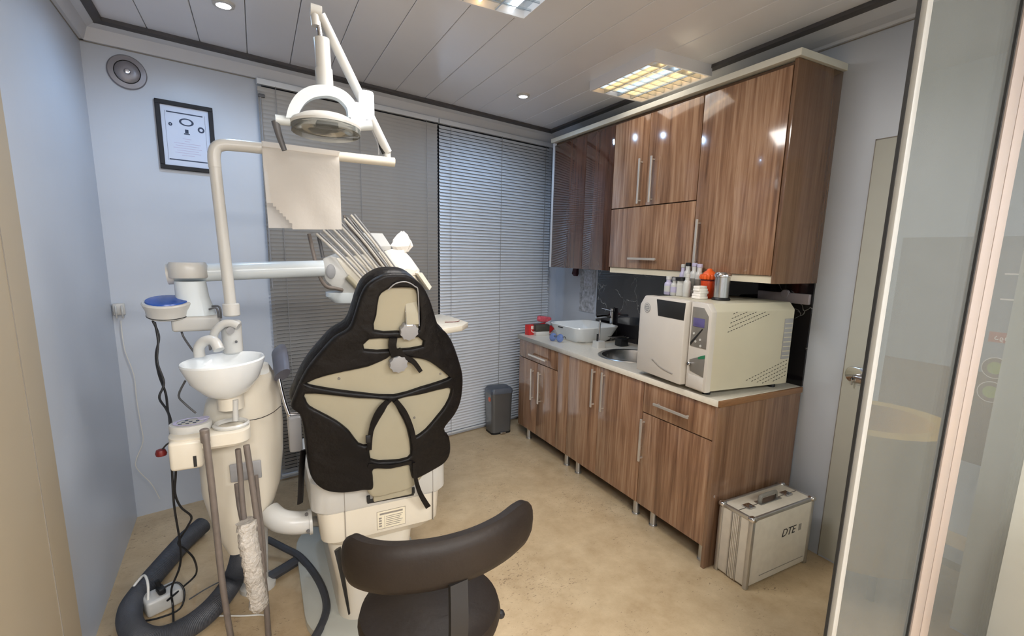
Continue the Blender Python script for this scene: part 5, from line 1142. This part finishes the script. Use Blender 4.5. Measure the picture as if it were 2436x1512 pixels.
# whip rods and hoses
for k in range(6):
    ax, ay = 752 + k * 16.5, 556 - k * 9; bx_, by_ = 868 + k * 15, 672 - k * 4
    b = nb(); tube(b, [CP(ax, ay, 2.40 + 0.02 * k), CP((ax + bx_) / 2 + 2, (ay + by_) / 2 - 3, 2.395 + 0.02 * k), CP(bx_, by_, 2.40 + 0.02 * k)], 0.006, 8, sub=3); obj('whip_rod', b, 'tubel', it)
    b = nb(); tube(b, [CP(ax + 8, ay - 2, 2.41 + 0.02 * k), CP((ax + bx_) / 2 + 9, (ay + by_) / 2 - 3, 2.40 + 0.02 * k), CP(bx_ + 7, by_ - 3, 2.41 + 0.02 * k)], 0.0042, 8, sub=3); obj('instrument_hose', b, 'grey', it)
b = nb(); tube(b, [CP(735, 556, 2.40), CP(745, 600, 2.39), CP(758, 650, 2.38), CP(775, 680, 2.38), CP(800, 686, 2.39), CP(815, 690, 2.40)], 0.0085, 10, sub=5); obj('instrument_hose', b, 'tube', it)
b = nb(); tube(b, [CP(757, 560, 2.42), CP(764, 590, 2.42), CP(768, 612, 2.42)], 0.008, 10, sub=4); obj('instrument_hose', b, 'dgrey', it)
for k in range(4):
    b = nb(); tube(b, [CP(818 + k * 6, 512 + k * 3, 2.50), CP(830 + k * 9, 540 + k * 3, 2.50), CP(862 + k * 8, 575 + k * 3, 2.50), CP(905 + k * 7, 632 + k * 2, 2.50)], 0.005, 8, sub=4); obj('instrument_hose', b, 'steel' if k % 2 else 'tube', it)
b = nb(); t = bmesh.new(); Q = [CP(994, 650, 2.50), CP(1004, 648, 2.50), CP(1027, 682, 2.48), CP(1022, 690, 2.48)]; v0 = [t.verts.new(p) for p in Q]; v1 = [t.verts.new(p + AY * 0.12) for p in Q]
t.faces.new(v0); t.faces.new(v1[::-1])
for k in range(4): t.faces.new((v0[k], v0[(k + 1) % 4], v1[(k + 1) % 4], v1[k]))
join(b, t); obj('right_cheek', b, 'offw', it)
# small tray jutting out to the right of the backrest
P = [CP(1030, 748, 2.50), CP(1048, 744, 2.50), CP(1112, 764, 2.42), CP(1108, 770, 2.38), CP(1045, 796, 2.30), CP(1010, 790, 2.32)]
zt_ = sum(p.z for p in P) / 6
P = [W(px, py, z=1.165) for px, py in ((1025, 750), (1048, 746), (1080, 754), (1114, 766), (1100, 774), (1050, 782), (1010, 786))]
b = nb(); t = bmesh.new(); v0 = [t.verts.new(p) for p in P]; v1 = [t.verts.new(p - AZ * 0.03) for p in P]
t.faces.new(v0); t.faces.new(v1[::-1])
for k in range(len(P)): t.faces.new((v0[k], v0[(k + 1) % len(P)], v1[(k + 1) % len(P)], v1[k]))
bmesh.ops.recalc_face_normals(t, faces=t.faces); bmesh.ops.bevel(t, geom=t.edges[:], offset=0.006, segments=2, affect='EDGES', profile=0.5); join(b, t); obj('side_tray', b, 'offw', it)
p = W(1058, 766, z=1.167); b = nb(); tube(b, [p, p + Vector((0.05, -0.02, 0.002)), p + Vector((0.09, 0.01, 0.002))], 0.002, 6, sub=3); obj('red_marking', b, 'red', it)
b = nb(); c_ = W(1030, 770, z=1.14); tube(b, [c_ + Vector((-0.06, 0.02, 0.0)), c_ + Vector((-0.22, 0.12, 0.0)), Vector((0.62, 2.62, 1.30))], 0.02, 12, sub=4); obj('tray_arm', b, 'offw', it)
# box and tissue on the console
p = CP(897, 590, 2.62); r = empty('white_glove_box', p, 'flat white cardboard box tilted on the instrument table', 'box')
Q = [CP(854, 553, 2.64), CP(910, 555, 2.64), CP(930, 585, 2.58), CP(874, 586, 2.58)]
b = nb(); t = bmesh.new(); v0 = [t.verts.new(q) for q in Q]; v1 = [t.verts.new(q - AZ * 0.022 + AY * 0.004) for q in Q]
t.faces.new(v0); t.faces.new(v1[::-1])
for k in range(4): t.faces.new((v0[k], v0[(k + 1) % 4], v1[(k + 1) % 4], v1[k]))
join(b, t); obj('carton', b, 'white', r, smooth=False)
r = empty('crumpled_tissue', CP(960, 640, 2.60), 'crumpled white tissue wrap standing up from the instrument table', 'tissue')
def crumple(cs, rad, seed, name):
    b = nb(); rings = []; rnd = random.Random(seed)
    for (px, py), rr in zip(cs, rad):
        c = CP(px, py, 2.58); n = 14
        rings.append([c + Vector((math.cos(2 * math.pi * k / n) * rr * rnd.uniform(0.8, 1.12), math.sin(2 * math.pi * k / n) * rr * 0.45 * rnd.uniform(0.8, 1.1), rnd.uniform(-0.006, 0.006))) for k in range(n)])
    loft(b, rings); return obj(name, b, 'paper', r, smooth=False)
crumple([(955, 655), (955, 640), (948, 615), (942, 600), (950, 592)], [0.095, 0.10, 0.075, 0.055, 0.03], 4, 'lower_wrap')
crumple([(958, 598), (956, 585), (957, 572), (957, 560), (957, 550)], [0.03, 0.056, 0.05, 0.028, 0.006], 9, 'upper_peak')

# ================================================================== STOOL
SC = Vector((0.40, 1.26, 0.0)); st = empty('dentist_stool', SC, 'brown-grey upholstered stool with curved backrest in the foreground', 'stool')
b = nb(); lathe(b, [(0, 0.435), (0.18, 0.435), (0.205, 0.45), (0.212, 0.475), (0.205, 0.50), (0.18, 0.512), (0, 0.518)], Matrix.Translation(SC), 44); obj('seat', b, 'stool', st)
b = nb(); lathe(b, [(0, 0.415), (0.15, 0.415), (0.19, 0.436), (0, 0.436)], Matrix.Translation(SC), 40); obj('seat_pan', b, 'stoold', st)
b = nb(); lathe(b, [(0.035, 0.11), (0.035, 0.24), (0.026, 0.245), (0.026, 0.415)], Matrix.Translation(SC), 20); obj('gas_lift', b, 'chrome', st)
for k in range(5):
    an = R(72 * k + 20); d = Vector((math.cos(an), math.sin(an), 0))
    b = nb(); tube(b, [SC + AZ * 0.115, SC + d * 0.13 + AZ * 0.105, SC + d * 0.26 + AZ * 0.075], lambda t: 0.026 - 0.010 * t, 10, sub=3); obj('base_spoke', b, 'chrome', st)
    b = nb(); cyl(b, SC + d * 0.26 + Vector((-d.y, d.x, 0)) * 0.018 + AZ * 0.028, 0.028, 0.036, 18, Vector((0, 0, 1)).rotation_difference(Vector((d.y, -d.x, 0))).to_matrix(), bev=0.005); tube(b, [SC + d * 0.26 + AZ * 0.03, SC + d * 0.26 + AZ * 0.08], 0.007, 8); obj('castor', b, 'blackp', st)
# backrest: padded arc swept around the sitter's back
zb0 = 0.735
path = [W(px, py, z=zb0) for px, py in ((833, 1322), (862, 1338), (920, 1350), (990, 1347), (1060, 1335), (1130, 1312), (1190, 1280), (1228, 1250), (1258, 1222))]
path[0] = W(826, 1312, z=zb0)
P = catmull(path, 9); rings = []; m_ = len(P)
for i, q in enumerate(P):
    t = i / (m_ - 1); d = (P[min(i + 1, m_ - 1)] - P[max(i - 1, 0)]); d.z = 0; d.normalize(); s = Vector((d.y, -d.x, 0))      # towards the photographer
    ea = min(1, t / 0.10); eb = min(1, (1 - t) / 0.12); tap = max(0.10, math.sqrt(max(0, 1 - (1 - ea) ** 2))) * max(0.10, math.sqrt(max(0, 1 - (1 - eb) ** 2)))
    hh = 0.072 * tap; th = 0.034 * tap; n = 14
    rings.append([q + AZ * (hh * math.copysign(abs(math.sin(2 * math.pi * k / n)) ** 0.75, math.sin(2 * math.pi * k / n))) + s * (th * math.copysign(abs(math.cos(2 * math.pi * k / n)) ** 0.75, math.cos(2 * math.pi * k / n))) - s * 0.10 * 0 for k in range(n)])
b = nb(); loft(b, rings); obj('backrest', b, 'stool', st)
q = W(1086, 1335, z=zb0)
b = nb(); f0 = Vector((q.x, q.y - 0.02, zb0 - 0.05)); P = [f0, f0 + Vector((-0.012, -0.035, -0.12)), f0 + Vector((-0.02, -0.02, -0.24)), f0 + Vector((-0.04, 0.06, -0.265))]
P = catmull(P, 5); rings = []
for q_ in P: rings.append([q_ + Vector((0.026, 0.004, 0)), q_ + Vector((-0.026, -0.004, 0)), q_ + Vector((-0.028, 0.008, 0)), q_ + Vector((0.024, 0.016, 0))])
loft(b, rings); obj('backrest_bar', b, 'stoold', st)
b = nb(); lathe(b, [(0, -0.012), (0.012, -0.008), (0.014, 0), (0.010, 0.010), (0, 0.013)], Matrix.Translation(W(1191, 1460, z=0.42)), 12); tube(b, [W(1191, 1460, z=0.42), SC + Vector((0.10, -0.01, 0.42))], 0.005, 8); obj('height_lever', b, 'blackp', st)

# ================================================================== WAITING HALL (seen mirrored in the partition glass)
YM = 2 * 0.616
r = empty('promotional_banner', (3.13, 0.10, 0), 'grey and brown standing banner with round badges, mirrored in the partition glass', 'banner')
BF = (Vector((3.14, 0.34, 0)), Vector((0, -1, 0)), AZ, Vector((-1, 0, 0)))
def bn(name, m, u0, u1, z0, z1, d0, d1, par=r):
    b = nb(); prism(b, [(u0, z0), (u1, z0), (u1, z1), (u0, z1)], BF, d0, d1); return obj(name, b, m, par, smooth=False)
bn('upper_sheet', 'bannerg', -0.06, 0.50, 1.02, 1.68, -0.012, 0.0); bn('lower_sheet', 'brown', -0.06, 0.50, 0.55, 1.02, -0.012, 0.0)
bn('stand_foot', 'alu', -0.08, 0.52, 0.0, 0.04, -0.08, 0.08); bn('stand_pole', 'alu', 0.20, 0.23, 0.04, 1.70, -0.03, -0.013)
def disc(u, z, rr, m, d0, d1):
    b = nb(); prism(b, [(u + rr * math.cos(2 * math.pi * k / 28), z + rr * math.sin(2 * math.pi * k / 28)) for k in range(28)], BF, d0, d1); return obj('badge', b, m, r, smooth=False)
for u, z in ((0.03, 1.05), (0.03, 0.93)): disc(u, z, 0.052, 'paper', 0.0, 0.001); disc(u, z, 0.049, 'brown', 0.001, 0.002); disc(u, z, 0.03, 'leaf', 0.002, 0.003)
bn('name_badge', 'badge', -0.05, 0.075, 1.175, 1.225, 0.0, 0.003)
text_obj('badge_text', '\u0633\u0648\u062f', 0.04, (BF[0] + BF[1] * 0.012 + AZ * 1.20, BF[1], BF[2], BF[3]), 'paper', r, off=0.0035)
for k in range(2): bn('printed_line', 'paper', -0.04, 0.06, 1.50 - k * 0.12, 1.507 - k * 0.12, 0.0, 0.002)
r = empty('yellow_armchair', (2.62, 0.10, 0), 'mustard yellow armchair of the waiting hall, mirrored in the partition glass', 'armchair')
b = nb(); bx(b, 2.37, 2.87, -0.22, 0.30, 0.14, 0.44, bev=0.05, seg=4); obj('seat_block', b, 'yellow', r)
b = nb(); loft(b, [[Vector((2.62 + 0.34 * math.cos(a_) * s, 0.06 + 0.32 * math.sin(a_) * s, z)) for a_ in [R(-60 + 300 * k / 20) for k in range(21)]] + [Vector((2.62 + 0.25 * math.cos(a_) * s, 0.06 + 0.23 * math.sin(a_) * s, z)) for a_ in [R(-60 + 300 * k / 20) for k in range(20, -1, -1)]] for z, s in ((0.14, 0.96), (0.45, 1.0), (0.76, 1.04), (0.80, 1.0))]); obj('curved_back', b, 'yellow', r)
for sx in (-0.2, 0.2):
    for sy in (-0.2, 0.2):
        b = nb(); cyl(b, (2.62 + sx, 0.05 + sy, 0), 0.016, 0.145, 12); obj('leg', b, 'carc', r)
